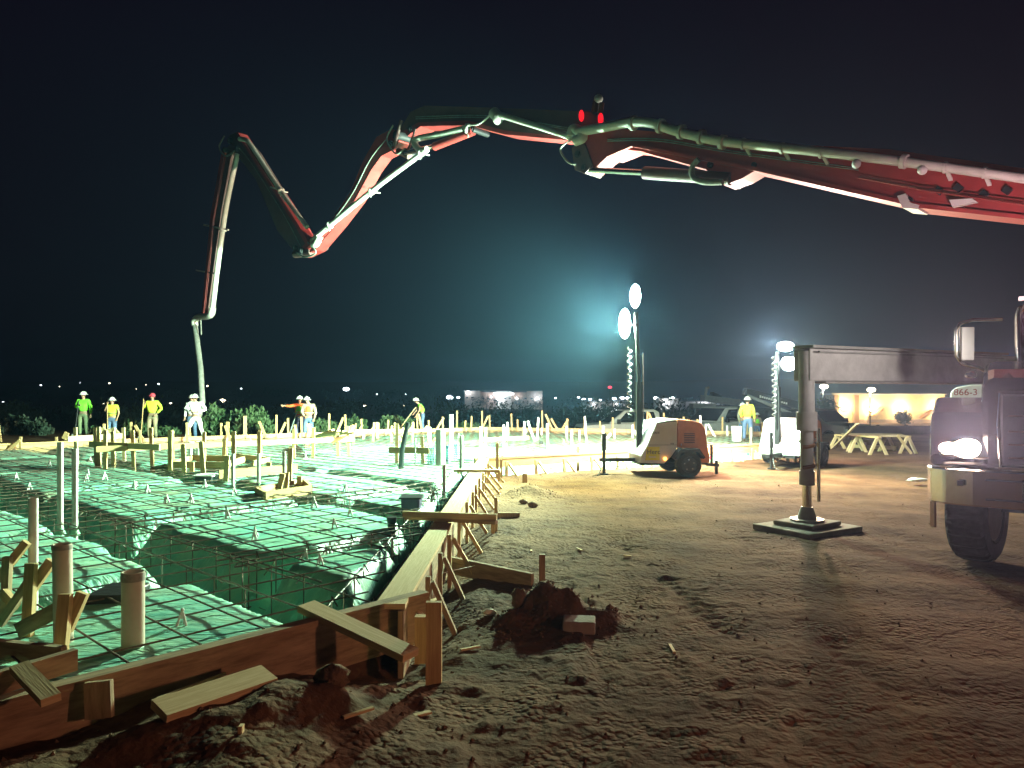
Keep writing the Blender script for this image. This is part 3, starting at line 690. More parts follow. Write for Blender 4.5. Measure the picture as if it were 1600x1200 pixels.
def fitting(label, px, pf, pt, wpx, z):
    f = at(px, pf, z); r = wpx/F*f.y/2; h = atY(px, pt, f.y).z-z; t = thing('drain_fitting', label, 'drain fitting', f)
    q = MB(); q.tube([(0, 0, -.35), (0, 0, h*.55)], r*.8, 18); q.build('body', M['blackp'], t); q = MB(); q.tube([(0, 0, h*.55), (0, 0, h*.8), (0, 0, h)], [r*.8, r, r], 18); q.build('cap', M['blackp'], t)
fitting('black round drain fitting standing in the trench by the plank', 612, 832, 808, 16, .15)
fitting('black clamp fitting in the trench right of the two tall pipes', 290, 802, 792, 12, .15)
# twisted wire bundle
q = MB()
for k in range(14):
    c = at(680+random.uniform(-8, 8), 785, .15); q.tube([c, c+Vector((random.uniform(-.08, .08), random.uniform(-.1, .1), random.uniform(.1, .28))), c+Vector((random.uniform(-.2, .2), random.uniform(-.1, .1), random.uniform(0, .3)))], .005, 5)
tag(q.build('wire_bundle', M['rebar']), 'tangled tie wire at the inner side of the plank', 'wire')
q = MB(); q.tube([at(640, 915, .1), at(700, 893, .12), at(750, 882, .06)], .003, 5); tag(q.build('string_line', M['paper']), 'thin string line stretched over the dirt beside the plank', 'string line')
# ground litter
def lump(name, label, cat, px, py, r, m, z=None, sq=(1, .8, .6)):
    p = at(px, py, 0); z = gz(p.x, p.y) if z is None else z; q = MB(); q.sphere((0, 0, 0), r, 9, 6, sq)
    q.v = [tuple(c*random.uniform(.75, 1.2) for c in v) for v in q.v]; o = q.build(name, M[m]); o.location = (p.x, p.y, z+r*.45); return tag(o, label, cat)
lump('paper_scrap', 'crumpled white paper on the dirt before the pile', 'litter', 765, 960, .05, 'paper', None, (1.2, .6, .5))
lump('dirt_clod', 'reddish clod beside the stake on the dirt pile', 'clod', 868, 925, .07, 'clod')
lump('dirt_clod', 'big dark clod left of the dirt pile', 'clod', 812, 958, .10, 'clod', .06, (.7, .7, .9))
lump('dirt_clod', 'bare clod near the loose pale board', 'clod', 520, 1130, .09, 'clod', None, (1, .7, .7))
lump('stone', 'lit stone in the yellow dirt near the plank end', 'stone', 803, 739, .10, 'clod'); lump('stone', 'small stone before the green lit stake', 'stone', 818, 787, .07, 'clod'); lump('stone', 'dark clump of dirt next to the small stone', 'stone', 832, 792, .08, 'clod')
p = at(905, 982, 0); q = MB(); q.box(-.115, .115, -.08, .08, 0, .09); o = bevel(q.build('concrete_block', M['pad']), .01); o.location = (p.x, p.y, gz(p.x, p.y)-.02); o.rotation_euler = (.05, 0, -.12); tag(o, 'small grey block lying on the dirt near the pile', 'block')
lump('rag', 'pale rag on the dirt near the truck bumper', 'litter', 1432, 757, .14, 'paper', .02, (1.4, .7, .3)); lump('rag', 'bluish rag on lit dirt right of stubby stake', 'litter', 854, 734, .13, 'paper', .0, (1.2, .5, .2))

rw = random.Random(21)
for k, (px, py, lab) in enumerate(((735, 1010, 'short wood scrap right of the tall corner stake'), (560, 1155, 'pale wood scrap low in the foreground dirt'), (830, 860, 'thin wood sliver above the dirt pile'), (905, 860, 'pale wood sliver right of the pile top'), (700, 700+95, 'wood scrap by the double cross boards'), (980, 870, 'tiny wood sliver in the middle of the dirt'), (1050, 1010, 'splinter in the bare dirt right of the grey block'), (660, 1120, 'dark splinter below the corner stake'))):
    p = at(px, py, 0); z = gz(p.x, p.y)+.012; a_ = rw.uniform(0, 3.1); d_ = Vector((math.cos(a_), math.sin(a_), rw.uniform(-.05, .05)))*rw.uniform(.04, .09); p = Vector((p.x, p.y, z))
    single('wood_scrap', lab, 'wood scrap', p-d_, p+d_, rw.uniform(.015, .03), .012, 'woodp')
# ------------------------------------------------------------------ people
def skinmesh(name, V, R, E, m, parent, root=0, sub=2):
    me = bpy.data.meshes.new(name); me.from_pydata([tuple(v) for v in V], E, []); o = bpy.data.objects.new(name, me); C.objects.link(o); o.parent = parent
    o.modifiers.new('s', 'SKIN'); o.modifiers['s'].use_smooth_shade = True; sv = me.skin_vertices[0].data
    for i, r in enumerate(R): sv[i].radius = r if isinstance(r, tuple) else (r, r); sv[i].use_root = (i == root)
    ms = o.modifiers.new('u', 'SUBSURF'); ms.levels = sub; ms.render_levels = sub; me.materials.append(m); return o
BASE = dict(pel=(0, 0, .95), wai=(0, 0, 1.12), che=(0, 0, 1.33), nec=(0, 0, 1.50), hed=(0, -.015, 1.63),
            shL=(-.19, 0, 1.43), elL=(-.25, .03, 1.16), wrL=(-.25, -.06, .92), shR=(.19, 0, 1.43), elR=(.25, .03, 1.16), wrR=(.25, -.06, .92),
            hiL=(-.10, 0, .92), knL=(-.12, -.03, .50), anL=(-.13, .02, .09), toL=(-.15, -.17, .04), hiR=(.10, 0, .92), knR=(.12, -.03, .50), anR=(.13, .02, .09), toR=(.15, -.17, .04))
def person(label, px, feet, head, Y, top, bottom, hat='hat', sleeves='long', vest=None, pose=None, rz=0, boots='boot', suit=False, stripe=None, group=None, bulk=1.0):
    z0 = atY(px, feet, Y).z; ht = atY(px, head, Y).z-z0; sc = ht/1.78; loc = atY(px, feet, Y)
    P = {k: Vector(v) for k, v in BASE.items()}
    for k, v in (pose or {}).items(): P[k] = Vector(v)
    t = thing('person', label, 'person', loc, rz, group); t.scale = (sc, sc, sc)
    b = bulk
    # body with hands
    V = []; R = []; E = []
    def add(p, r, par=None):
        V.append(Vector(p)); R.append(r); i = len(V)-1
        if par is not None: E.append((par, i))
        return i
    pe = add(P['pel'], (.12, .10)); wa = add(P['wai'], (.11, .09), pe); c = add(P['che'], (.13, .10), wa); ne = add(P['nec'], .055, c); ch_ = add(P['nec'].lerp(P['hed'], .5), .06, ne)
    hd = P['hed']; a1 = add(hd, (.078, .09), ch_); add(hd+Vector((0, .01, .07)), (.065, .075), a1)
    for s_ in 'LR':
        sh = add(P['sh'+s_], .055, c); el = add(P['el'+s_], .042, sh); wr = add(P['wr'+s_], .026, el)
        d_ = (P['wr'+s_]-P['el'+s_]).normalized(); _, sd, uu = basis(d_, Vector((0, 1, 0.1)))
        pm = add(P['wr'+s_]+d_*.06, (.034, .02), wr)
        for k, (o_, l_) in enumerate(((-.026, .05), (-.009, .062), (.009, .058), (.026, .045))):
            f1 = add(P['wr'+s_]+d_*.10+sd*o_, .0095, pm); add(P['wr'+s_]+d_*(.10+l_*.6)+sd*o_*1.1-uu*.03, .0085, f1)
        th = add(P['wr'+s_]+d_*.055+sd*(.045 if s_ == 'L' else -.045), .011, pm); add(P['wr'+s_]+d_*.09+sd*(.055 if s_ == 'L' else -.055)-uu*.02, .009, th)
        hi = add(P['hi'+s_], .085, pe); kn = add(P['kn'+s_], .055, hi); an = add(P['an'+s_], .038, kn); add(P['to'+s_], .03, an)
    skinmesh('body', V, R, E, M['skin'], t, 0, 1)
    # face
    fwd = Vector((0, -1, 0)); q = MB()
    for s_ in (-1, 1): q.sphere(hd+Vector((s_*.03, -.084, .015)), .011, 6, 4)
    q.build('eyes', M['hair'], t)
    q = MB(); q.sphere(hd+Vector((0, -.092, -.012)), .016, 6, 5, (.8, 1, 1.4)); q.sphere(hd+Vector((-.08, 0, 0)), .02, 6, 5, (.5, 1, 1.4)); q.sphere(hd+Vector((.08, 0, 0)), .02, 6, 5, (.5, 1, 1.4)); q.build('nose_and_ears', M['skin'], t)
    q = MB(); q.sphere(hd+Vector((0, .022, .035)), .098, 12, 8, (.92, 1, 1)); q.build('hair', M['hair'], t)
    # trousers
    V, R, E = [], [], []
    pe = add(P['pel']+Vector((0, 0, .06)), (.15*b, .12*b)); p2 = add(P['pel'], (.15*b, .125*b), pe)
    for s_ in 'LR':
        hi = add(P['hi'+s_]-Vector((0, 0, .06)), .10*b, p2); mid = add(P['hi'+s_].lerp(P['kn'+s_], .5), .088*b, hi); kn = add(P['kn'+s_], .072, mid); an = add(P['kn'+s_].lerp(P['an'+s_], .92), .062, kn)
    skinmesh('trousers', V, R, E, M[bottom], t, 0, 2)
    # shirt
    V, R, E = [], [], []
    pe = add(P['pel']+Vector((0, 0, .05)), (.165*b, .135*b)); wa = add(P['wai'], (.16*b, .135*b), pe); c = add(P['che'], (.185*b, .135*b), wa); ne = add(P['che'].lerp(P['nec'], .75), (.10, .085), c)
    for s_ in 'LR':
        sh = add(P['sh'+s_], .080, c); ml = add(P['sh'+s_].lerp(P['el'+s_], .55), .068, sh)
        if sleeves == 'long': el = add(P['el'+s_], .062, ml); add(P['el'+s_].lerp(P['wr'+s_], .9), .046, el)
    skinmesh('shirt', V, R, E, M[top], t, 0, 2)
    if vest:
        V, R, E = [], [], []
        pe = add(P['pel']+Vector((0, 0, .12)), (.178*b, .150*b)); wa = add(P['wai'], (.175*b, .150*b), pe); c = add(P['che'], (.190*b, .150*b), wa); ne = add(P['che'].lerp(P['nec'], .6), (.13, .10), c)
        skinmesh('vest', V, R, E, M[vest], t, 0, 2)
    if stripe:
        q = MB(); w_ = P['wai']; pts = []
        for k in range(17): a = 2*math.pi*k/16; pts.append(w_+Vector((math.cos(a)*.175*b, math.sin(a)*.150*b, .03)))
        q.tube(pts, .022, 6, False); q.build('reflective_band', M[stripe], t)
    for s_ in 'LR':
        V, R, E = [], [], []; an = P['an'+s_]
        i0 = add(P['kn'+s_].lerp(an, .5) if suit else an+Vector((0, 0, .13)), .065); i1 = add(an, .058, i0); i2 = add(an.lerp(P['to'+s_], .55), (.052, .042), i1); add(P['to'+s_], (.048, .034), i2)
        skinmesh('boot', V, R, E, M[boots], t, 0, 1)
    q = MB(); hc = hd+Vector((0, 0, .055))
    if hat == 'hat':
        n_ = 18; vs = []; fs = []
        for i in range(6):
            tt = i/5*math.pi/2
            for k in range(n_): a = 2*math.pi*k/n_; vs.append(hc+Vector((.118*math.cos(tt)*math.cos(a), .135*math.cos(tt)*math.sin(a), .115*math.sin(tt))))
        for i in range(5):
            for k in range(n_): fs.append((i*n_+k, i*n_+(k+1) % n_, (i+1)*n_+(k+1) % n_, (i+1)*n_+k))
        q.add(vs, fs, None, True); vs = []
        for rr, zz_ in ((1.0, .004), (1.38, -.012), (1.38, -.02), (1.0, -.008)):
            for k in range(n_): a = 2*math.pi*k/n_; vs.append(hc+Vector((.118*rr*math.cos(a), .135*rr*math.sin(a), zz_)))
        q.add(vs, [(j*n_+k, j*n_+(k+1) % n_, (j+1)*n_+(k+1) % n_, (j+1)*n_+k) for j in range(3) for k in range(n_)], None, True); q.tube([hc+Vector((0, -.13, .06)), hc+Vector((0, 0, .12)), hc+Vector((0, .13, .06))], .012, 6)
        q.build('hard_hat', M['hat'], t)
    else:
        q.sphere(hc+Vector((0, .01, .0)), .108, 14, 8, (.95, 1, .9)); q.prism([hc+Vector((-.07, -.08, -.0)), hc+Vector((.07, -.08, 0)), hc+Vector((.05, -.18, -.02)), hc+Vector((-.05, -.18, -.02))], [hc+Vector((-.07, -.08, .012)), hc+Vector((.07, -.08, .012)), hc+Vector((.05, -.18, -.008)), hc+Vector((-.05, -.18, -.008))]); q.build('cap', M[hat], t)
    return t, loc, sc
def tool(label, a, b, loc, blade=True, m='wood', rz=0):
    t = thing('shovel', label, 'shovel', loc, rz); q = MB(); a, b = Vector(a), Vector(b); q.tube([a, b], .018, 7); q.build('handle', M[m], t)
    if blade:
        d_ = (b-a).normalized(); q = MB(); q.bar(b-d_*.02, b+d_*.26, .20, .02, (0, 1, 0)); q.build('blade', M['greyl'], t)
YC = 26.5
_, l, s_ = person('man in bright green long sleeved top and white hard hat, leftmost worker', 130, 684, 612, YC, 'green_shirt', 'olive', pose=dict(elR=(.28, .02, 1.16), wrR=(.30, -.02, .90), elL=(-.29, -.02, 1.17), wrL=(-.06, -.17, 1.25)), bulk=1.12)
tool('dark handled shovel held by the man in bright green', (-.02, -.24, 1.33), (-.14, -.28, .12), l, True, 'dark')
_, l, s_ = person('short worker in yellow vest with hand raised to the face', 175, 690, 621, YC-.5, 'yellow_shirt', 'jeans', sleeves='short', stripe='olive', pose=dict(elL=(-.30, -.02, 1.22), wrL=(-.13, -.12, 1.50), elR=(.26, .03, 1.16), wrR=(.24, -.06, .95)))
tool('pale pole held by the short worker in yellow', (-.06, -.2, 1.3), (-.02, -.24, .2), l, False)
_, l, s_ = person('man in yellow long sleeved top and red cap leaning on a pole', 238, 688, 614, YC-.2, 'yellow_shirt', 'khaki', hat='redcap', pose=dict(elL=(-.33, 0, 1.22), wrL=(-.22, -.13, 1.38), elR=(.34, .02, 1.20), wrR=(.20, -.10, 1.0)), bulk=1.1)
tool('long handled shovel under the hand of the red capped man', (-.21, -.2, 1.44), (-.28, -.24, .12), l)
_, l, s_ = person('bent man in a white suit gripping the concrete hose, legs apart', 306, 691, 615, 25.6, 'whitesuit', 'whitesuit', suit=True, boots='boot', pose=dict(hed=(-.02, -.08, 1.60), nec=(-.01, -.03, 1.50), shL=(-.22, -.02, 1.43), shR=(.22, -.02, 1.42), elL=(-.38, -.06, 1.20), wrL=(-.10, -.26, 1.16), elR=(.38, -.04, 1.18), wrR=(.12, -.24, 1.12), knL=(-.25, -.06, .52), anL=(-.38, .02, .10), toL=(-.42, -.15, .04), knR=(.20, -.06, .52), anR=(.33, .0, .10), toR=(.38, -.16, .04)), bulk=1.15)
person('man standing half hidden behind the white suited hose man', 300, 690, 617, 27.0, 'whitesuit', 'jeans')
_, l, s_ = person('man in orange vest pointing left with outstretched arm', 468, 689, 619, 25.4, 'redv', 'jeans', vest='green_shirt', pose=dict(elL=(-.36, -.06, 1.38), wrL=(-.56, -.10, 1.40), elR=(.25, -.05, 1.16), wrR=(.10, -.2, 1.0)), stripe='redv')
tool('thin shovel held by the pointing man', (.0, -.28, 1.0), (-.30, -.3, .1), l, True, 'greyl')
_, l, s_ = person('man in brown shirt and orange vest looking down, beside the pointing man', 482, 692, 619, 24.9, 'brownshirt', 'jeans', vest='redv', pose=dict(hed=(-.05, -.06, 1.60), elR=(.28, -.02, 1.16), wrR=(.24, -.1, .93), elL=(-.24, -.08, 1.16), wrL=(-.1, -.22, 1.02), knL=(-.12, -.08, .52)), stripe='reflect')
_, l, s_ = person('stooping man in green top and blue jeans shovelling alone', 660, 676, 620, 29.3, 'green_shirt', 'jeans', sleeves='short', vest='yellow_shirt', rz=-1.2, pose=dict(che=(0, -.12, 1.30), wai=(0, -.02, 1.12), nec=(0, -.20, 1.44), hed=(0, -.33, 1.56), shL=(-.18, -.16, 1.37), shR=(.18, -.16, 1.37), elL=(-.2, -.24, 1.12), wrL=(-.1, -.40, .95), elR=(.2, -.20, 1.12), wrR=(.1, -.34, .85)))
tool('pale handled shovel pushed by the stooping man', (0, -.25, 1.0), (0, -.95, .1), l, True, 'woodp', -1.2)
_, l, s_ = person('big man in yellow jacket and white cap facing away right of the trailer', 1168, 693, 620, 22.8, 'yellow_shirt', 'jeans', hat='hat', rz=2.6, pose=dict(elR=(.27, .02, 1.16), wrR=(.22, -.10, .98)), bulk=1.12)
person('man in orange vest close behind the big man in yellow', 1160, 690, 630, 24.0, 'brownshirt', 'jeans', vest='redv', rz=.6)
person('worker in lime vest and blue jeans near the parked machine', 1183, 689, 645, 31.0, 'brownshirt', 'jeans', vest='green_shirt', pose=dict(elL=(-.25, -.05, 1.15), wrL=(-.08, -.2, 1.1), elR=(.25, -.05, 1.15), wrR=(.1, -.2, 1.1)))
person('worker in white hard hat behind the forklift carriage', 1214, 712, 658, 24.5, 'grey', 'jeans', hat='hat')
# white bucket
p = at(1148, 690, 0); q = MB(); q.tube([(0, 0, 0), (0, 0, .42)], [.13, .15], 18); o = q.build('bucket', M['white']); o.location = atY(1151, 689, 21.5); tag(o, 'white bucket on the form beside the big man', 'bucket')

# ------------------------------------------------------------------ bushes and trees
def foliage(mbx, c, rx, ry, rz_, n, rnd, size, lobes=7, upright=True):
    c = Vector(c); L = []
    for k in range(lobes):
        a = rnd.random()*6.28; L.append((c+Vector((math.cos(a)*rx*.55*rnd.random(), math.sin(a)*ry*.55*rnd.random(), rz_*rnd.uniform(-.45, .45))), rnd.uniform(.35, .6)))
    for i in range(n):
        lc, lr = L[i % lobes]; v = Vector((rnd.gauss(0, 1), rnd.gauss(0, 1), rnd.gauss(0, 1))).normalized()*(rnd.random()**.45)
        p = lc+Vector((v.x*rx*lr, v.y*ry*lr, v.z*rz_*lr*1.2))
        s_ = size*rnd.uniform(.6, 1.5); d = Vector((rnd.gauss(0, .5), rnd.gauss(0, .5), rnd.uniform(.3, 1.3) if upright else rnd.gauss(0, 1))).normalized()
        sd = d.cross(Vector((rnd.gauss(0, 1), rnd.gauss(0, 1), .2))).normalized()*s_*.28
        mbx.add([p-sd, p+d*s_*.5-sd*.8, p+d*s_, p+d*s_*.5+sd*.9], [(0, 1, 2, 3)])
rb = random.Random(5)
def bush(label, px, pt, pb, wpx, Y, m='leaf', n=1500, grp=None):
    base = atY(px, pb, Y); top = atY(px, pt, Y).z; wd = wpx/F*Y; h = top-base.z; t = thing('juniper_bush', label, 'bush', base, group=grp)
    q = MB(); k = max(3, int(wpx/14))
    for j in range(k):
        x = (j+.5)/k-.5; hh = h*(1-.55*abs(x*1.7)**2)*rb.uniform(.8, 1.05); foliage(q, (x*wd*.85, rb.uniform(-.4, .4), hh*.5), wd/k*.95, .8, hh*.55, n//k, rb, .13+.02*h, 5)
    q.build('foliage', M[m], t)
    q = MB()
    for j in range(k): x = ((j+.5)/k-.5)*wd*.7; q.tube([(x*.4, 0, -.3), (x, 0, h*.45)], [.06, .02], 6)
    q.build('trunk', M['bark'], t)
bush('rounded green bush right of the hose man behind two tall stakes', 388, 632, 690, 84, 29, n=4200)
bush('narrow tall bush just right of the hose man', 333, 634, 690, 40, 29.5, n=2000)
bush('low bush between the short worker and the red capped man', 205, 651, 690, 44, 30, n=1800)
bush('dark low bush behind the green shirted man', 158, 660, 690, 60, 31, n=1200)
bush('small bush right of the red capped man', 262, 664, 690, 34, 30, n=900)
bush('upright bush right of the men in orange', 545, 645, 685, 60, 32, n=2000)
bush('wispy bush left of the stooping man', 615, 646, 682, 60, 33, n=1700)
bush('small bush behind the men in orange', 500, 651, 685, 34, 31, n=900)
bush('faint bush right of the wrapped pipe', 735, 656, 682, 60, 34, n=900)
bush('dark wide brush at the far left edge', 40, 648, 690, 100, 30, 'leafd', n=1800)
rt = random.Random(9)
def tree(label, px, pt, pb, wpx, Y, grp, m='leafd', n=700):
    base = atY(px, pb, Y); base.z = min(base.z, gz(base.x, base.y))-.2; top = atY(px, pt, Y).z; wd = wpx/F*Y; h = top-base.z
    t = thing('shade_tree', label, 'tree', base, group=grp)
    q = MB(); foliage(q, (0, 0, h*.62), wd*.75, wd*.6, h*.42, n, rt, max(.35, wd*.07), 9, False); q.build('crown', M[m], t)
    q = MB(); q.tube([(0, 0, 0), (.1, 0, h*.35), (0, 0, h*.7)], [h*.035, h*.025, h*.008], 7)
    for k in range(4): a = k*1.6; q.tube([(0, 0, h*(.3+.05*k)), (math.cos(a)*wd*.3, math.sin(a)*wd*.3, h*(.6+.05*k))], [h*.014, h*.005], 5)
    q.build('trunk', M['bark'], t)
for i in range(26):
    px = 20+i*45+rt.uniform(-20, 20); Y = rt.uniform(90, 190)
    tree('dark round tree on the unlit land, '+where(px), px, 627+rt.uniform(-5, 6), 662, 62+rt.uniform(-10, 30), Y, 'dark trees on the land behind the slab')
for i in range(16):
    px = 560+i*42+rt.uniform(-15, 15); tree('distant dark tree near the lit buildings, '+where(px), px, 617+rt.uniform(-4, 5), 640, 34+rt.uniform(-8, 16), rt.uniform(330, 420), 'distant trees near the lit buildings', n=260)
for i in range(12):
    px = 10+i*62+rt.uniform(-25, 25); tree('distant dark tree along the skyline, '+where(px), px, 606+rt.uniform(-3, 4), 625, 44, rt.uniform(560, 700), 'distant trees along the left skyline', n=200)
tree('pale lit tree beside the lamp post near the outrigger leg', 1290, 622, 662, 30, 95, None, 'leaf', 900)
tree('small bushy tree before the cream building', 1414, 641, 662, 26, 118, None, 'leafd', 700)

# ------------------------------------------------------------------ distant lights
def street_lamp(label, px, py, Y, r, m, pole=True, grp=None, name='street_lamp'):
    h = atY(px, py, Y); g = min(gz(h.x, h.y), h.z-3) if pole else h.z-.5
    t = thing(name, label, 'street lamp' if pole else 'lamp', (h.x, h.y, g), group=grp); q = MB(); q.sphere((0, -.1, h.z-g), r, 9, 6, (1.3, 1.3, .7)); q.build('bulb', M[m], t)
    q = MB(); q.tube([(0, .3, 0), (0, .3, h.z-g+.2), (0, 0, h.z-g+.35)], max(.06, r*.22), 6); q.build('pole', M['dark'], t)
LG = 'tiny far lamps scattered over the dark hills'
for px, py, r in ((5, 628, .8), (64, 602, .9), (93, 604, .5), (171, 599, .9), (228, 601, .5), (248, 600, 1.1), (324, 603, 1.0), (377, 607, .9), (267, 630, 1.1), (162, 631, .7), (589, 616, .7), (634, 616, .6), (445, 632, 1.0), (213, 608, .4), (125, 598, .4)):
    street_lamp('tiny far lamp on the dark hills, '+where(px), px, py, 560, r*.55, 'lampy' if int(px) % 3 == 0 else 'lampc', True, LG)
street_lamp('bright white lamp on the skyline above the pointing man', 541, 608, 450, 1.5, 'lampc'); street_lamp('bright lamp just left of the long distant building', 702, 621, 380, 1.5, 'lampc'); street_lamp('small lamp at the left corner of the long building', 716, 621, 380, .7, 'lampc')
street_lamp('warm lamp low between the bushes', 348, 626, 300, .9, 'lampy')
street_lamp('red beacon lamp left of the light tower mast', 953, 605, 420, .9, 'red_l', True, None, 'beacon_lamp')
for px, py, r, m in ((904, 621, .6, 'lampc'), (912, 624, .9, 'lampc'), (922, 624, .8, 'lampc'), (938, 625, .6, 'lampc'), (960, 623, 1.1, 'lampc'), (972, 622, 1.2, 'lampc'), (980, 622, 1.0, 'lampc'), (957, 631, .5, 'lampc'), (868, 622, .5, 'lampc'), (1025, 622, 1.1, 'lampc'), (1034, 624, .7, 'lampc'), (1050, 623, 1.3, 'lampw'), (1046, 626, 1.0, 'lampw'), (1032, 631, .9, 'lampy'), (1085, 632, .8, 'lampc'), (1040, 645, .6, 'lampw'), (965, 644, .6, 'lampc'), (570, 634, .6, 'lampy'), (632, 634, .5, 'lampy')):
    street_lamp('bright lamp in the lit yards, '+where(px), px, py, 360, r*.8, m, True, 'lamps in the lit yards beyond the light tower')
for px, py, Y, lb in ((1287, 604, 100, 'tall street lamp just right of the outrigger leg'), (1361, 609, 100, 'tall street lamp in front of the cream building')):
    street_lamp(lb, px, py, Y, .42, 'lampy'); h = atY(px, py, Y); lamp('street_light', 'POINT', h-Vector((0, 0, .6)), 4200, (1, .8, .5), size=.3)

# distant buildings
def building(name, label, px0, px1, pt, pb, Y, m, segs=1, winrows=(), lampx=(), mats=None, dep=14):
    a = atY(px0, pb, Y); b = atY(px1, pt, Y); z0 = min(a.z, gz(a.x, a.y))-.5; wd = b.x-a.x; h = b.z-z0; t = thing(name, label, 'building', (a.x, Y, z0)); zf = a.z-z0
    for k in range(segs):
        q = MB(); x0 = wd*k/segs; x1 = wd*(k+1)/segs-.01; q.box(x0, x1, .0+(k % 2)*.5, dep, 0, h-(k % 2)*.6); q.build('wall', M[(mats or [m])[k % len(mats or [m])]], t)
    q = MB(); q.box(-.2, wd+.2, -.15, dep+.2, h+.003, h+.25); q.build('roof', M['roof'], t)
    for k, (fx, fz) in enumerate(winrows):
        q = MB(); x = wd*fx; z = zf+(h-zf)*fz; q.box(x-wd*.014, x+wd*.014, -.06 if True else 0, .2, z-.35, z+.35); q.build('window', M['glass'], t)
    for fx, fz, rr in lampx:
        q = MB(); q.sphere((wd*fx, -.6, zf+(h-zf)*fz), rr, 9, 6); q.build('wall_lamp', M['lampc'], t)
        lamp('wall_light', 'POINT', (a.x+wd*fx, Y-2.2, z0+zf+(h-zf)*fz), 1200, (.95, .95, 1), size=.4)
    return t, wd, h, zf
t, wd, h, zf = building('office_building', 'long pale distant building with a lit sign on its front', 726, 848, 611, 634, 400, 'beige', 5, [(.03, .55), (.1, .55), (.24, .5), (.3, .5), (.52, .5), (.58, .5), (.78, .5), (.86, .5), (.93, .5)], [(.05, .95, .5), (.34, .6, .45), (.45, .45, .6), (.67, .5, .6), (.93, .5, .6)], ['beige', 'tan', 'white', 'tan', 'beige'])
q = MB(); xx = 17.2
for k in range(11): w_ = (.7, .5, .6, .75)[k % 4]; q.box(xx, xx+w_, -.5, -.2, h-2.0, h-2.0+(1.0, .8, 1.1)[k % 3]); xx += w_+.18
q.sphere((16.0, -.4, h-1.6), .75, 10, 6); q.build('lit_sign', M['lampc'], t)
building('shed_building', 'low lit shed far left of the light tower mast', 912, 985, 628, 636, 350, 'beige', 2, [(.3, .5)], [(.2, .6, .4), (.7, .6, .4)])
t, wd, h, zf = building('fuel_canopy', 'bright canopy building right of the light tower mast', 1030, 1062, 623, 640, 350, 'white', 1, [], [(.3, .6, .5)])
building('shed_building', 'low grey shed behind the parked pickups', 1072, 1130, 628, 640, 300, 'grey', 1, [], [(.5, .7, .3)])
building('house', 'dim low house with warm window near the dark trees', 735, 752, 640, 645, 260, 'tan', 1)
t, wd, h, zf = building('canopy_building', 'thin lit canopy low behind the far stakes left of the mast', 948, 978, 638, 646, 240, 'white', 1)
q = MB(); q.box(.2, wd-.2, -.4, -.1, h-.7, h-.4); q.build('light_strip', M['lampc'], t)
# cream building
Y = 137; a = atY(1303, 662, Y); b = atY(1476, 617, Y); z0 = min(a.z, gz(a.x, Y))-1; t = thing('store_building', 'cream building with brown corner columns and glowing wall lamps', 'building', (a.x, Y, z0)); wd = b.x-a.x; h = b.z-z0; zf = a.z-z0
q = MB(); q.box(0, wd, 0, 4, 0, h); q.build('wall', M['cream'], t); q = MB(); q.box(-.7, wd*.3, -.8, 4.3, h, h+.35); q.box(wd*.3, wd+.3, -.15, 4.2, h+.005, h+.2); q.build('roof', M['white'], t)
for fx in (.0, .18): q = MB(); q.box(wd*fx-.1, wd*fx+.75, -.5, -.02, 0, h-.05); q.build('column', M['brownwall'], t)
q = MB(); q.box(wd*.12, wd*.165, -.1, -.01, zf, zf+2.1); q.build('door', M['cream'], t)
q = MB(); q.box(wd*.2, wd, -.12, -.01, zf-.5, zf+.75); q.build('wainscot', M['tan'], t)
for fx, fz in ((.085, .55), (.33, .5), (.60, .48), (.92, .48)):
    q = MB(); q.sphere((wd*fx, -.35, zf+(h-zf)*fz), .42, 10, 7); q.build('wall_lamp', M['lampy'], t); lamp('wall_light', 'POINT', (a.x+wd*fx, Y-1.3, z0+zf+(h-zf)*fz+.3), 1700, (1, .78, .42), size=.3)
for fx, fz in ((.37, .4), (.82, .32)): q = MB(); x = wd*fx; z = zf+(h-zf)*fz; q.prism([(x-1.2, -.1, z-.5), (x+1.1, -.1, z+1.0), (x+1.1, -.1, z+.5), (x-.6, -.1, z-.5)], [(x-1.2, -.9, z-.7), (x+1.1, -.9, z+.8), (x+1.1, -.9, z+.3), (x-.6, -.9, z-.7)]); q.build('awning', M['brownwall'], t)
# dark barrier, sawhorses, table top
a = at(1322, 705, 0); t = thing('site_barrier', 'long dark panel fence below the cream building', 'fence', atY(1330, 690, 30)); 
q = MB(); w_ = 176/F*30; q.box(0, w_, 0, .08, -.3, .62); q.build('panel', M['barrier'], t)
for k in range(5): q = MB(); q.box(w_*k/4-.05, w_*k/4+.05, .085, .17, -.3, .66); q.build('post', M['dark'], t)
def sawhorse(label, px, pf, pt, Y, wd=.75):
    f = at(px, pf, 0); f = Vector((f.x, f.y, 0)); h = atY(px, pt, f.y).z; t = thing('sawhorse', label, 'sawhorse', f, .2)
    q = MB(); q.bar((0, -.5, h), (0, .5, h), .09, .05, (0, 0, 1)); q.build('top_beam', M['wood'], t)
    for sx0 in (-1, 1):
        for sy0 in (-.42, .42): q = MB(); q.bar((sx0*.03, sy0, h-.03), (sx0*.28, sy0, -.05), .08, .04, (0, 1, 0)); q.build('leg', M['woodp'], t)
sawhorse('leftmost sawhorse under the dark work table', 1322, 703, 681, 21); sawhorse('middle sawhorse under the dark work table', 1356, 708, 682, 21); sawhorse('rightmost sawhorse under the dark work table', 1402, 706, 681, 21)
a = at(1318, 704, 0); b = at(1412, 706, 0); q = MB(); q.bar((0, 0, 0), b-a, .9, .05); o = q.build('table_top', M['woodd']); o.location = Vector((a.x, a.y, atY(1320, 679, a.y).z)); tag(o, 'dark sheet of plywood resting on the sawhorses', 'plywood sheet')
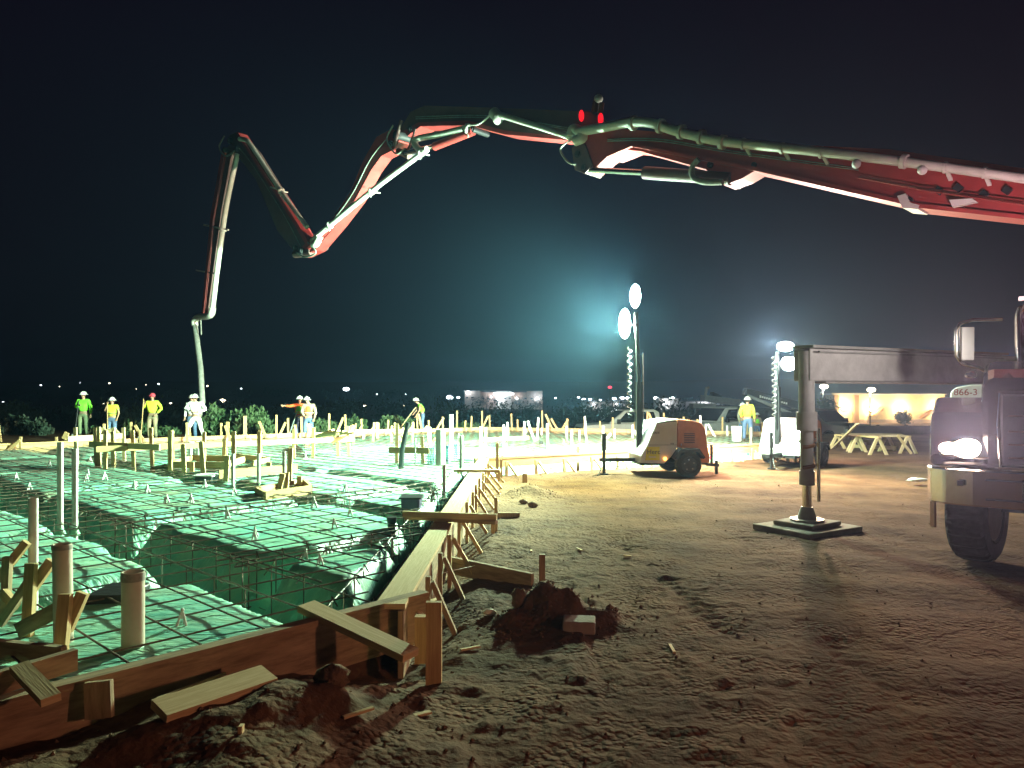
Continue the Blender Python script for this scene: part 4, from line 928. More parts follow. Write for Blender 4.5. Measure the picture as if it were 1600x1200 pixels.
single('loose_board', 'long pale board leaning against the sawhorse table', 'board', at(1300, 701, 0), atY(1340, 662, 20.4), .09, .04, 'woodp', (0, 1, 0))
single('loose_board', 'pale board lying on dirt behind the sawhorses', 'board', at(1330, 697, .08), at(1400, 700, .08), .1, .1, 'wood')
single('loose_board', 'thin board leaning off the right sawhorse', 'board', at(1424, 709, 0), atY(1402, 680, 20.6), .06, .04, 'wood', (0, 1, 0))

# ------------------------------------------------------------------ pickups
def pickup(label, loc, rz, body, L=5.8):
    """front towards -x local, wheels on z=0"""
    t = thing('pickup_truck', label, 'pickup truck', loc, rz); W_ = .98
    def prof(pts, w0, w1=None):
        w1 = w1 or w0; q = MB(); q.prism([Vector((x, -(w0 if z < 1.15 else w1), z)) for x, z in pts], [Vector((x, (w0 if z < 1.15 else w1), z)) for x, z in pts]); return q
    arch = lambda cx: [(cx+.47*math.cos(a), .42+.47*math.sin(a)) for a in [math.radians(d) for d in range(180, -1, -20)]]
    pts = [(-2.9, .55), (-2.9, 1.02), (-2.8, 1.13), (-1.6, 1.2), (.95, 1.2), (2.75, 1.18), (2.85, .6)]
    low = [(2.4, .45)]+list(reversed(arch(1.75)))+list(reversed(arch(-1.95)))+[(-2.6, .42)]
    bevel(prof(pts+low, W_).build('body', M[body], t), .03)
    cab = [(-1.55, 1.2), (-.75, 1.85), (.75, 1.9), (1.0, 1.75), (1.05, 1.2)]
    bevel(prof(cab, W_, .78).build('cabin', M[body], t), .05)
    q = MB()
    for s_ in (-1, 1):
        q.prism([Vector((x, s_*(.94 if z < 1.4 else .80), z)) for x, z in ((-1.15, 1.27), (-.68, 1.76), (-.05, 1.78), (-.05, 1.27))], [Vector((x, s_*(.90), z)) for x, z in ((-1.15, 1.27), (-.68, 1.7), (-.05, 1.7), (-.05, 1.27))])
        q.prism([Vector((x, s_*(.94 if z < 1.4 else .80), z)) for x, z in ((.05, 1.27), (.05, 1.78), (.7, 1.78), (.85, 1.27))], [Vector((x, s_*(.90), z)) for x, z in ((.05, 1.27), (.05, 1.7), (.7, 1.7), (.85, 1.27))])
    q.build('side_window', M['glass'], t)
    q = MB(); q.add([(-1.54, -.82, 1.26), (-1.54, .82, 1.26), (-.82, .70, 1.82), (-.82, -.70, 1.82)], [(0, 1, 2, 3)]); q.build('windshield', M['glass'], t)
    q = MB(); q.add([(1.062, -.7, 1.3), (1.062, .7, 1.3), (1.03, .66, 1.72), (1.03, -.66, 1.72)], [(0, 1, 2, 3)]); q.build('rear_window', M['glass'], t)
    q = MB(); q.box(-2.93, -2.905, -.62, .62, .68, 1.0); q.build('grille', M['dark'], t); q = MB(); q.box(-3.0, -2.9, -.95, .95, .42, .6); q.build('front_bumper', M['chrome'], t)
    q = MB(); q.box(2.85, 2.98, -.9, .9, .45, .6); q.build('rear_bumper', M['chrome'], t)
    for s_ in (-1, 1):
        q = MB(); q.box(-2.93, -2.88, s_*.66, s_*.92, .78, .98); q.build('headlight', M['white'], t)
        q = MB(); q.box(2.80, 2.88, s_*.84, s_*.99, .82, 1.12); q.build('tail_lamp', M['red_s'], t)
        q = MB(); q.box(-1.2, -1.05, s_*.99, s_*1.15, 1.2, 1.42); q.build('mirror', M['dark'], t)
        for x in (-1.95, 1.75):
            q = MB(); q.wheel((x, s_*.84, .42), (0, 1, 0), .42, .26); wv = q.build('wheel', M['rubber'], t); q = MB(); q.disc((x, s_*.86, .42), (0, 1, 0), .24, .22); q.build('rim', M['greyl'], wv)
    return t
p = atY(1030, 695, 38); pickup('white pickup truck behind the far stakes, left of the mast', (p.x-1.2, 38, p.z-.1), .12, 'white')
p = atY(1122, 697, 36); pickup('white pickup truck with dark grille right of the trailer', (p.x+.3, 36, p.z), .62, 'white')
p = atY(1296, 697, 37); pickup('grey pickup truck with glowing tail lamp behind the sawhorses', (p.x, 39, p.z-.1), -1.15+math.pi, 'silver')
p = atY(1285, 700, 60); 
# parked boom machine
Y = 33; t = thing('boom_machine', 'dark parked boom machine with white lettering behind the workers', 'boom machine', (0, 0, 0)); 
q = MB(); q.bar(atY(1163, 612, Y), atY(1250, 634, Y), .4, .32); q.build('boom_arm', M['dark'], t)
q = MB(); q.bar(atY(1155, 640, Y), atY(1250, 646, Y), .5, .3); q.bar(atY(1190, 652, Y), atY(1255, 656, Y), 1.6, .6); q.bar(atY(1195, 672, Y), atY(1262, 674, Y), 1.8, .9); q.build('chassis', M['dark'], t)
q = MB(); q.tube([atY(1168, 618, Y-.3), atY(1245, 650, Y-.3)], .07, 8); q.build('cylinder', M['greyl'], t)
q = MB()
for k in range(13):
    if k == 7: continue
    c = atY(1188+k*3.4, 619.5+k*.9, Y-.22); q.bar(c-Vector((.03, 0, 0)), c+Vector((.035, 0, 0)), .02, .11 if k in (0, 8) else .08)
q.build('lettering', M['white'], t)
for px in (1200, 1225, 1250): q = MB(); q.wheel(atY(px, 688, Y-.4), (0, 1, 0), .42, .3); q.build('wheel', M['rubber'], t)
# stacked equipment to left of it
Y = 60; t = thing('machinery_row', 'pale flat machinery parked in the yard behind the pickups', 'machinery', (0, 0, 0)); q = MB(); q.bar(atY(1098, 622, Y), atY(1152, 629, Y), 1.5, .5); q.build('deck', M['greyl'], t); q = MB(); q.bar(atY(1080, 634, Y), atY(1115, 634, Y), 1.5, .35); q.build('bed', M['greyl'], t); q = MB(); q.tube([atY(1101, 625, Y), atY(1104, 606, Y), atY(1108, 606, Y)], .12, 6); q.build('crane', M['greyl'], t); q = MB(); q.bar(atY(1110, 618, Y), atY(1124, 624, Y), 1, .6); q.build('cabin', M['dark'], t); q = MB(); q.bar(atY(1090, 655, Y), atY(1160, 655, Y), 1.5, 1.6); q.build('base', M['dark'], t)

# ------------------------------------------------------------------ light tower trailers
def tower_trailer(label, loc, rz, mast_top, lamps, sc=1.0, sticker=True, lampm='lampg', tip=0):
    """side facing -y local, tongue towards -x. lamps: (x,z,r,tilt)"""
    t = thing('light_tower', label, 'light tower', loc, rz); t.scale = (sc, sc, sc)
    side = lambda y, pts: [Vector((x, y, z)) for x, z in pts]
    w0 = .52; white = [(-.62, .28), (-.62, .42), (-.50, .62), (-.30, 1.08), (-.12, 1.12), (.12, 1.145), (.12, .58), (.10, .54), (.0, .40), (-.14, .26)]
    orange = [(.135, .58), (.135, 1.145), (.42, 1.12), (.62, 1.07), (.70, .95), (.74, .62), (.79, .40), (.79, .27), (.62, .27), (.60, .42), (.52, .56)]
    q = MB(); q.prism(side(-w0, white), side(w0, white)); bevel(q.build('front_hood', M['white'], t), .015)
    q = MB(); q.prism(side(-w0, orange), side(w0, orange)); bevel(q.build('rear_hood', M['orange'], t), .015)
    fen = [(.0, .38), (.12, .57), (.50, .57), (.62, .40), (.58, .37), (.48, .50), (.14, .50), (.04, .35)]
    for s_ in (-1, 1):
        q = MB(); q.prism(side(s_*w0, fen), side(s_*(w0+.24), fen)); q.build('fender', M['dark'], t)
        q = MB(); q.wheel((.30, s_*(w0+.13), .255), (0, 1, 0), .258, .19); wv = q.build('wheel', M['rubber'], t)
        q = MB(); q.disc((.30, s_*(w0+.13), .255), (0, 1, 0), .155, .16); q.build('rim', M['dark'], wv); q = MB()
        for k in range(5): a = k*1.256+.4; q.sphere((.30+.10*math.cos(a), s_*(w0+.215), .255+.10*math.sin(a)), .016, 6, 4)
        q.build('lug_nuts', M['chrome'], wv)
    q = MB()
    for k in range(6): q.bar((.26, -w0-.004, .68+k*.035), (.48, -w0-.004, .68+k*.035), .008, .014, (0, 0, 1))
    q.build('vent', M['dark'], t)
    q = MB(); q.bar((-.02, -w0-.006, .66), (.05, -w0-.006, .66), .014, .03); q.bar((.2, -w0-.006, .62), (.2, -w0-.006, .66), .014, .04, (0, 1, 0)); q.build('latch', M['greyl'], t)
    q = MB(); q.bar((-.30, -w0-.003, 1.075), (.10, -w0-.003, 1.11), .006, .012); q.bar((-.46, -w0-.003, .635), (.11, -w0-.003, .635), .006, .006); q.build('panel_seam', M['dark'], t)
    q = MB(); q.tube([(-1.2, -.08, .3), (-1.0, -.1, .16), (-.8, -.1, .22), (-.6, -.1, .27)], .012, 6); q.tube([(-1.27, -.1, .25), (-1.4, -.2, .05), (-1.45, -.3, .01)], .01, 6); q.build('cable', M['blackp'], t)
    q = MB(); q.bar((-1.35, 0, .30), (-.5, 0, .30), .10, .07); q.bar((-.6, 0, .24), (.8, 0, .24), .7, .05); q.build('tongue', M['dark'], t)
    q = MB(); q.tube([(-1.27, -.06, 0), (-1.27, -.06, .82)], .035, 10); q.tube([(-1.27, -.06, 0), (-1.27, -.06, .03)], .09, 12); q.tube([(-1.27, -.06, .5), (-1.27, -.06, .85)], .045, 10); q.build('jack', M['dark'], t)
    q = MB(); q.sphere((-.13, -w0-.02, .36), .035, 8, 6); q.build('marker_lamp', M['amber'], t); q = MB(); q.sphere((.80, -w0+.08, .37), .035, 8, 6); q.build('tail_lamp', M['red_l'], t)
    q = MB(); q.bar((.79, -.3, .22), (1.05, -.3, .2), .06, .06); q.bar((1.0, -.3, .02), (1.0, -.3, .3), .05, .05); q.bar((.9, -.3, .62), (.9, -.3, .2), .05, .05); q.build('rear_jack', M['dark'], t)
    if sticker:
        q = MB(); q.add([(-.535, -w0-.004, .33), (-.24, -w0-.004, .33), (-.24, -w0-.004, .60), (-.50, -w0-.004, .60)], [(0, 1, 2, 3)]); s_ = q.build('sticker', M['yellow'], t)
        text('lettering', 'Herc', .135, M['ink'], s_, (-.50, -w0-.007, .455), (math.pi/2, 0, 0)); text('lettering', 'Rentals', .05, M['paper'], s_, (-.46, -w0-.007, .385), (math.pi/2, 0, 0)); text('lettering', 'TEREX', .055, M['ink'], t, (-.40, -w0-.006, .86), (math.pi/2, 0, -.0))
    mx = -.50; q = MB(); q.bar((mx, .1, .5), (mx, .1, 1.9), .11, .11, (0, 1, 0)); q.tube([(mx-.085, .1, .9), (mx-.085, .1, 2.5)], .012, 6); q.tube([(mx+.085, .1, .9), (mx+.085, .1, 2.5)], .012, 6); q.build('lower_mast', M['dark'], t)
    q = MB(); q.bar((mx, .1, 1.9), (mx+tip*.6, .1, mast_top), .07, .07, (0, 1, 0)); q.build('upper_mast', M['dark'], t)
    q = MB(); pts = []
    for k in range(90): a = k*.75; pts.append((mx-.20+.05*math.cos(a), .1+.05*math.sin(a), 1.2+k*.016))
    q.tube(pts, .009, 5); q.build('coiled_cable', M['greyl'], t)
    for (x, z, rx, rz2) in lamps:
        q = MB(); q.bar((mx+tip*.6, .1, z-.02), (x, .1, z), .04, .04, (0, 1, 0)); q.build('lamp_bracket', M['greyl'], t)
        q = MB(); q.sphere((x, .05, z), 1, 16, 10, (rx, .12 if lampm == 'lampg' else .20, rz2)); q.build('lamp_lens', M[lampm], t)
        q = MB(); q.sphere((x+.02, .13, z), 1, 14, 8, (rx*1.05, .12, rz2*1.05)); q.build('lamp_housing', M['grey'], t)
    return t
p = at(1070, 746, 0); TX, TY = p.x-.28, p.y+.65
tower_trailer('light tower trailer with white and orange hood and a yellow sticker', (TX, TY, 0), .08, 3.35, [(atY(993, 460, TY).x-TX, atY(0, 462, TY).z, .11, .24), (atY(976, 505, TY).x-TX, atY(0, 506, TY).z, .125, .31)], tip=-.1)
L1 = atY(993, 462, TY-.25); L2 = atY(976, 506, TY-.25)
# tower 2
p2 = at(1247, 730, 0); UX, UY, UR = p2.x, p2.y+.5, .85
def U(px, py):
    w_ = atY(px, py, UY)-Vector((UX, UY, 0)); return (w_.x*math.cos(UR)+w_.y*math.sin(UR), w_.z)
t2 = tower_trailer('second light tower trailer half hidden behind the outrigger leg', (UX, UY, 0), UR, 2.75, [(*U(1221, 532), .20, .12), (*U(1243, 560), .14, .17)], .95, False, 'lampw')
L3 = atY(1221, 532, UY-.25); L4 = atY(1243, 560, UY-.25)
# forklift carriage
Y = 19; t = thing('fork_carriage', 'dark steel fork carriage standing left of the outrigger leg', 'fork carriage', at(1232, 722, 0)); b = at(1232, 722, 0)
def lc(px, py, dy=0): return atY(px, py, b.y+dy)-b
q = MB()
for pa, pb in (((1213, 680), (1214, 720)), ((1229, 684), (1231, 722)), ((1213, 684), (1230, 684)), ((1214, 708), (1230, 710)), ((1214, 719), (1230, 722)), ((1240, 690), (1243, 722)), ((1250, 690), (1252, 728))): q.bar(lc(*pa), lc(*pb), .05, .08, (0, 1, 0))
q.build('frame', M['woodd'], t)
q = MB(); q.bar(lc(1214, 672), lc(1214, 684), .05, .05, (0, 1, 0)); q.bar(lc(1222, 672), lc(1222, 684), .05, .05, (0, 1, 0)); q.bar(lc(1211, 671), lc(1228, 671), .05, .04, (0, 1, 0)); q.build('hooks', M['dark'], t)
q = MB(); q.bar(lc(1150, 729, -.9), lc(1226, 729, .0), .12, .04); q.bar(lc(1165, 732, -1.0), lc(1232, 731, -.1), .12, .04); q.build('fork', M['dark'], t)

# ------------------------------------------------------------------ pump truck
PT = thing('concrete_pump_truck', 'concrete pump truck with lit headlight, chrome bumper and long folded boom overhead', 'pump truck', (0, 0, 0))
P0 = Vector((6, 11, 0)); DP = Vector((-.719, .695, 0)); NP = Vector((-.695, -.719, 0))
def BP(px, py, o=0.0):
    a, f, u = ray(px, py); r = Vector((a, f, u)); o0 = Vector((0, 0, CAMZ)); q = P0+NP*o
    t = (q-o0).dot(NP)/r.dot(NP); return o0+r*t
def bsec(name, pts, wdt, m='boomd', off=0, under=None, off2=None):
    f_ = [BP(x, y, 0)+NP*(off+wdt/2) for x, y in pts]; b_ = [BP(x, y, 0)+NP*(off-wdt/2) for x, y in pts]
    q = MB(); q.prism(f_, b_); o = q.build(name, M[m], PT)
    return o
def bpipe(name, pts, rpx, m='pipe', off=.3, n=14):
    P = [BP(x, y, 0)+NP*off for x, y in pts]; R = [rpx/F*p.y for p in P] if not isinstance(rpx, list) else [r/F*p.y for r, p in zip(rpx, P)]
    q = MB(); q.tube(P, R, n); return q.build(name, M[m], PT)
def bclamp(x, y, dx, dy, off, k=1.35, r0=6, w=.05):
    c = BP(x, y)+NP*off; d_ = (BP(x+dx, y+dy)-BP(x-dx, y-dy)).normalized(); R_ = r0/F*c.y*k; q = MB()
    q.tube([c-d_*w, c-d_*w*.6, c+d_*w*.6, c+d_*w], [R_*.8, R_, R_, R_*.8], 14); q.tube([c+d_*.0+NP*.02, c+NP*.02+Vector((0, 0, -R_*1.6))], .018, 6); q.tube([c, c-NP*off*.9], .02, 6)
    return q.build('pipe_clamp', M['pipe'], PT)
def smooth(pts, n=6):
    out = []; P = [pts[0]]+pts+[pts[-1]]
    for i in range(1, len(P)-2):
        for k in range(n):
            t = k/n; out.append(tuple(.5*((2*P[i][j])+(-P[i-1][j]+P[i+1][j])*t+(2*P[i-1][j]-5*P[i][j]+4*P[i+1][j]-P[i+2][j])*t*t+(-P[i-1][j]+3*P[i][j]-3*P[i+1][j]+P[i+2][j])*t**3) for j in (0, 1)))
    return out+[pts[-1]]
# section 1
bsec('boom_section', [(960, 203), (1050, 212), (1150, 226), (1395, 238), (1700, 282), (1700, 356), (1445, 327), (1190, 270), (1168, 283), (1140, 293), (1112, 268), (1010, 240), (975, 236), (930, 272), (911, 268), (905, 240), (925, 214)], .42, 'boom')
bsec('flange', [(1010, 236), (1000, 234), (960, 250), (962, 246), (985, 232), (1010, 231), (1190, 266), (1445, 323), (1700, 352), (1700, 358), (1445, 330), (1190, 272)], .56, 'boom')
bpipe('boom_pipe', smooth([(922, 214), (960, 208), (1008, 200), (1040, 202), (1070, 212), (1100, 220), (1150, 230), (1300, 247), (1450, 266), (1700, 302)]), 7.5, off=.42)
bpipe('boom_pipe', smooth([(790, 186), (805, 188), (870, 208), (912, 222)]), 5, off=.36)
bpipe('pipe_elbow', smooth([(912, 220), (915, 210), (924, 212), (930, 222), (918, 228)]), 8, off=.40)
for x, y in ((1010, 201), (1052, 206), (1084, 215), (1115, 223), (1148, 231), (1427, 262)):
    q = MB(); c = BP(x, y)+NP*.42; d_ = (BP(x+5, y+.8)-BP(x-5, y-.8)).normalized(); q.tube([c-d_*.035, c+d_*.035], 11.5/F*c.y, 16); q.build('pipe_clamp', M['pipe'], PT)
for x, y in ((1355, 266), (1456, 276)): q = MB(); q.sphere(BP(x, y)+NP*.45, .07, 8, 6); q.build('pipe_bracket', M['white'], PT)
bpipe('cylinder_rod', [(925, 268), (1018, 273)], 4.5, 'chrome', .18); bpipe('cylinder', [(1016, 273), (1150, 283)], 10, 'boomd', .18)
bpipe('coiled_hose', smooth([(1108, 256), (1098, 268), (1100, 284), (1118, 291), (1145, 291)]), 4.5, 'hose', .36)
bsec('clevis', [(905, 235), (925, 228), (938, 262), (926, 275), (910, 270)], .5, 'boomd')
for k in range(3): bpipe('hydraulic_line', [(1355, 281+k*2.2), (1455, 300+k*2.6), (1700, 335+k*3.5)], 1.1, 'boom', .30+.04*k, 6)
bsec('boom_bracket', [(1412, 312), (1425, 308), (1432, 322), (1446, 326), (1443, 332), (1420, 330)], .5, 'white', .05)
bsec('boom_brace', [(1495, 320), (1530, 318), (1537, 323), (1500, 331)], .1, 'white', .34)
# joint B
bpipe('joint_cylinder', [(938, 158), (934, 178)], 6, 'boomd', .1); bpipe('joint_cylinder', [(950, 165), (944, 205)], 4, 'boomd', .2); q = MB(); q.sphere(BP(941, 157)+NP*.12, .09, 10, 7); q.build('joint_cap', M['pipe'], PT)
for x, y in ((923, 187), (953, 192)): q = MB(); q.sphere(BP(x, y)+NP*.30, 1, 10, 7, (.055, .05, .12)); q.build('boom_lamp', M['red_s'], PT)
# section 2
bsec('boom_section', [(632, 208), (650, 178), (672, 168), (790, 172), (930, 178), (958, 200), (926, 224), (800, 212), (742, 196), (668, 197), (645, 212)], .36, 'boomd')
bsec('flange', [(642, 208), (664, 195), (742, 192), (800, 208), (926, 221), (926, 226), (800, 214), (742, 199), (668, 201), (648, 216)], .46, 'boom')
bpipe('cylinder', [(750, 209), (690, 232)], 6.5, 'boom', .22); bpipe('cylinder_rod', [(690, 232), (645, 242)], 4, 'chrome', .22)
bpipe('pipe_elbow', smooth([(740, 206), (700, 215), (672, 220), (662, 226), (670, 238), (682, 238)]), 5, off=.30)
bpipe('link_bar', [(640, 192), (628, 232)], 3, 'boomd', .26); bpipe('link_bar', [(662, 205), (650, 240)], 2, 'boomd', .26); bpipe('pivot', [(630, 238), (648, 247)], 5, 'boomd', .16); bclamp(745, 206, 5, 1, .26, 1.4, 6)
bpipe('pipe_elbow', smooth([(788, 182), (795, 190), (792, 193)]), 9, off=.34)
bpipe('hydraulic_line', smooth([(742, 200), (760, 200), (772, 193), (780, 185)]), 1.6, 'pipe', .3, 6)
# section 3
bsec('boom_section', [(620, 204), (597, 216), (577, 250), (556, 300), (526, 345), (478, 388), (466, 397), (478, 402), (500, 392), (534, 352), (563, 314), (588, 268), (604, 246), (624, 236), (632, 222)], .34, 'boom')
bpipe('boom_pipe', smooth([(682, 238), (665, 250), (600, 298), (510, 371), (505, 378)]), 4.2, off=.30)
bpipe('pipe_elbow', smooth([(514, 372), (508, 383), (503, 384)]), 5.5, off=.30)
for x, y in ((595, 302), (672, 243), (530, 354)): bclamp(x, y, 5, -4, .30, 1.4, 4.4)
bpipe('pivot', [(466, 398), (492, 394)], 6, 'boomd', .1); bpipe('cylinder', [(534, 350), (492, 388)], 4, 'boom', .2)
# section 4
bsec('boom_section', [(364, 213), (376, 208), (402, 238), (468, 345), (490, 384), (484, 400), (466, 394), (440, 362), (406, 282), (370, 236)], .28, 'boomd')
bsec('flange', [(376, 210), (379, 209), (470, 346), (490, 380), (486, 384), (466, 350)], .34, 'boom')
bpipe('boom_pipe', smooth([(386, 220), (396, 222), (406, 233), (450, 300), (492, 357)]), 3.6, off=.26)
bclamp(451, 301, 3, 4.2, .26, 1.4, 4); bpipe('link_bar', [(432, 294), (452, 301)], 1.3, 'pipe', .2, 6); bpipe('pivot', [(364, 232), (380, 236)], 4, 'boomd', .1)
# section 5
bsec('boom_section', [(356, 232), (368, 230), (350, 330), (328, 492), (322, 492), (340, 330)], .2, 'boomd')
bsec('flange', [(355, 234), (360, 233), (340, 345), (325, 492), (322, 492), (336, 340)], .24, 'boom', .06)
bpipe('boom_pipe', smooth([(379, 242), (362, 320), (350, 400), (340, 482)]), 4.0, off=.18)
bpipe('pipe_elbow', smooth([(340, 482), (337, 492), (328, 495), (318, 496), (312, 501), (312, 510)]), 5.2, off=.18)
bclamp(356, 360, -1, 5, .18, 1.45, 4.2)
for a_, b_ in (((324, 352), (362, 360)), ((312, 423), (342, 428))): bpipe('spreader', [a_, b_], 1.3, 'pipe', .12, 6)
hp = BP(312, 508)+NP*.18; hq = atY(316, 628, 25.9)
q = MB(); q.tube([hp, hp.lerp(hq, .3)+Vector((.03, 0, 0)), hp.lerp(hq, .6)+Vector((.05, 0, 0)), hq, hq+Vector((-.1, -.05, -.5))], .10, 14); q.build('end_hose', M['hose'], PT)
bpipe('safety_cable', [(322, 500), (323, 524)], 1, 'hose', .2, 5)

def pin(x, y, r, off=.0, wdt=.5):
    c = BP(x, y); q = MB(); q.tube([c+NP*(off-wdt/2), c+NP*(off+wdt/2)], r/F*c.y, 14); q.tube([c+NP*(off+wdt/2-.01), c+NP*(off+wdt/2+.03)], r*.6/F*c.y, 8); q.build('pin', M['dark'], PT)
for x, y, r in ((915, 244, 7), (924, 266, 6), (1145, 284, 7), (1120, 262, 5), (1188, 262, 4), (630, 214, 7), (645, 241, 6), (652, 205, 5), (620, 228, 5), (750, 206, 5), (480, 394, 6), (500, 386, 4), (470, 388, 4), (368, 222, 5), (380, 234, 4), (360, 236, 4), (1428, 318, 6)): pin(x, y, r)
def strip(name, pts, wdt, m, off): bpipe(name, smooth(pts), wdt, m, off, 6)
for o_ in (0, 3): strip('hydraulic_line', [(960, 222+o_), (1040, 222+o_), (1150, 240+o_), (1350, 268+o_)], .9, 'hose', .23)
for o_ in (0, 3): strip('hydraulic_line', [(660, 186+o_), (760, 184+o_), (840, 194+o_), (915, 206+o_)], .8, 'hose', .21)
strip('hydraulic_line', [(612, 222), (588, 252), (560, 305), (528, 348), (492, 384)], .8, 'hose', .2); strip('hydraulic_line', [(380, 232), (404, 262), (450, 335), (478, 386)], .8, 'hose', .17)
strip('loose_hose', [(905, 225), (890, 238), (902, 258), (915, 262)], 1.6, 'hose', .3); strip('loose_hose', [(628, 200), (618, 222), (632, 244), (646, 236)], 1.4, 'hose', .28); strip('loose_hose', [(492, 380), (505, 396), (488, 403), (474, 396)], 1.4, 'hose', .24); strip('loose_hose', [(360, 215), (352, 232), (362, 246), (376, 238)], 1.2, 'hose', .22)
for x, y in ((1180, 234), (1240, 241), (1300, 248), (1490, 272), (1550, 280)):
    c = BP(x, y)+NP*.42; q = MB(); q.bar(c, BP(x+2, y+14)+NP*.2, .05, .03); q.tube([c-(BP(x+3, y)-BP(x, y)).normalized()*.02, c+(BP(x+3, y)-BP(x, y)).normalized()*.02], 9/F*c.y, 14); q.build('pipe_bracket', M['pipe'], PT)
for x, y in ((1470, 300), (1500, 296), (1540, 306), (1575, 300)): q = MB(); c = BP(x, y)+NP*.23; q.bar(c, BP(x+9, y+6)+NP*.23, .09, .09); q.build('valve_block', M['dark'], PT)

# cab
CBX, CBY, CYAW = 3.98, 7.3, math.radians(-33)
cb, sb_ = math.cos(CYAW), math.sin(CYAW)
def TL(x, y, z): return Vector((CBX+x*cb-y*sb_, CBY+x*sb_+y*cb, z))
def tpoly(name, prof, x0, x1, m, bev=.03):
    q = MB(); q.prism([TL(x0, y, z) for y, z in prof], [TL(x1, y, z) for y, z in prof]); o = q.build(name, M[m], PT)
    if bev: bevel(o, bev, 3)
    return o
# bumper: outline in plan swept in z
plan = [(2.55, .02), (1.2, -.03), (.4, 0), (.16, .05), (.04, .16), (0, .34), (.10, .34), (.14, .22), (.4, .10), (2.55, .12)]
q = MB(); q.prism([TL(x, y, .62) for x, y in plan], [TL(x, y, .97) for x, y in plan]); bevel(q.build('bumper', M['chrome'], PT), .02, 3)
q = MB(); q.bar(TL(.78, -.04, .80), TL(.98, -.04, .80), .02, .19); bevel(q.build('bumper_opening', M['black'], PT), .03)
# fender
fp = [(.10, .98), (.06, 1.08), (.10, 1.32), (.28, 1.50), (.8, 1.64), (1.5, 1.5), (1.75, 1.1), (1.7, .9), (1.45, .9), (1.35, 1.15), (.9, 1.22), (.5, 1.1), (.35, .98)]
tpoly('fender', fp, .04, .62, 'black', .06)
q = MB(); q.prism([TL(x, y, z) for x, y, z in ((.12, .03, 1.08), (.54, .01, 1.06), (.56, .03, 1.27), (.30, .06, 1.29), (.12, .08, 1.21))], [TL(x, y, z) for x, y, z in ((.12, .2, 1.08), (.54, .2, 1.06), (.56, .2, 1.27), (.30, .2, 1.29), (.12, .2, 1.21))]); hb = bevel(q.build('headlight', M['chrome'], PT), .03, 3)
for x_, z_, r_ in ((.20, 1.165, .05), (.36, 1.165, .085)): q = MB(); q.sphere(TL(x_, .02, z_), r_, 16, 10, (1.75, .8, 1.05)); q.build('headlight_bulb', M['head'], PT)
# hood and grille
hp_ = [(.02, .98), (-.02, 1.3), (.02, 1.62), (.14, 1.80), (.5, 1.92), (1.9, 2.05), (1.9, 1.0)]
tpoly('hood', hp_, .47, 1.95, 'black', .10)
q = MB()
for z in (1.10, 1.22, 1.34, 1.48, 1.62): q.bar(TL(.68, -.085+max(0, z-1.4)*.2, z), TL(1.8, -.085+max(0, z-1.4)*.2, z), .025, .016)
q.build('grille_bars', M['chrome'], PT)
q = MB(); q.prism([TL(x, -.072, z) for x, z in ((.64, 1.04), (1.86, 1.04), (1.86, 1.66), (.64, 1.66))], [TL(x, -.01, z) for x, z in ((.62, 1.02), (1.88, 1.02), (1.88, 1.68), (.62, 1.68))]); q.build('grille_panel', M['dark'], PT)
for z in (1.0, 1.7): q = MB(); q.bar(TL(.6, -.05+(.05 if z > 1.5 else 0), z), TL(1.9, -.05+(.05 if z > 1.5 else 0), z), .03, .02); q.build('grille_trim', M['chrome'], PT)
q = MB(); q.tube([TL(.62, -.05, 1.0), TL(.6, -.03, 1.4), TL(.62, .0, 1.7)], .012, 6); q.build('grille_trim', M['chrome'], PT)
q = MB(); q.box(0, .01, 0, .01, 0, .01); q.v = []; q.f = []; q.uv = []; q.sm = []
for z in (.70, .88): q.bar(TL(.5, -.045, z), TL(2.4, -.055, z), .008, .008)
q.build('bumper_crease', M['dark'], PT)
q = MB(); q.bar(TL(.3, -.02, .84), TL(.3, -.035, .84), .05, .05); q.build('tow_eye', M['dark'], PT)
# cab body
cp = [(1.9, 1.0), (1.9, 2.0), (2.25, 2.62), (2.4, 2.72), (4.0, 2.75), (4.0, 1.0)]
tpoly('cab', cp, .78, 2.6, 'black', .06)
q = MB(); q.add([TL(.95, 1.89, 2.06), TL(2.4, 1.89, 2.06), TL(2.4, 2.19, 2.58), TL(.95, 2.19, 2.58)], [(0, 1, 2, 3)]); q.build('windshield', M['glass'], PT)
q = MB(); q.tube([TL(.80, 1.87, 2.0), TL(.80, 2.2, 2.60), TL(.9, 2.3, 2.76)], .022, 8); q.build('pillar_trim', M['chrome'], PT)
q = MB(); q.sphere(TL(1.0, 2.3, 2.80), .05, 8, 6); q.build('marker_lamp', M['amber'], PT); q = MB(); q.bar(TL(.80, 2.2, 2.77), TL(1.9, 2.2, 2.77), .12, .04); q.build('visor', M['greyl'], PT)
# mirror
def mY(px, py, Y=8.9): return atY(px, py, Y)
q = MB(); q.tube([mY(1566, 499), mY(1520, 500), mY(1500, 506), mY(1494, 516), mY(1494, 556), mY(1503, 568), mY(1530, 575), mY(1560, 590)], .02, 8); q.build('mirror_arm', M['chrome'], PT)
q = MB(); q.bar(mY(1511, 563, 8.85), mY(1511, 511, 8.85), .15, .05, (0, 1, 0)); bevel(q.build('mirror', M['white'], PT), .01)
q = MB(); q.sphere(mY(1517, 586, 8.8), .065, 8, 6, (1.2, .6, .7)); q.build('convex_mirror', M['chrome'], PT)
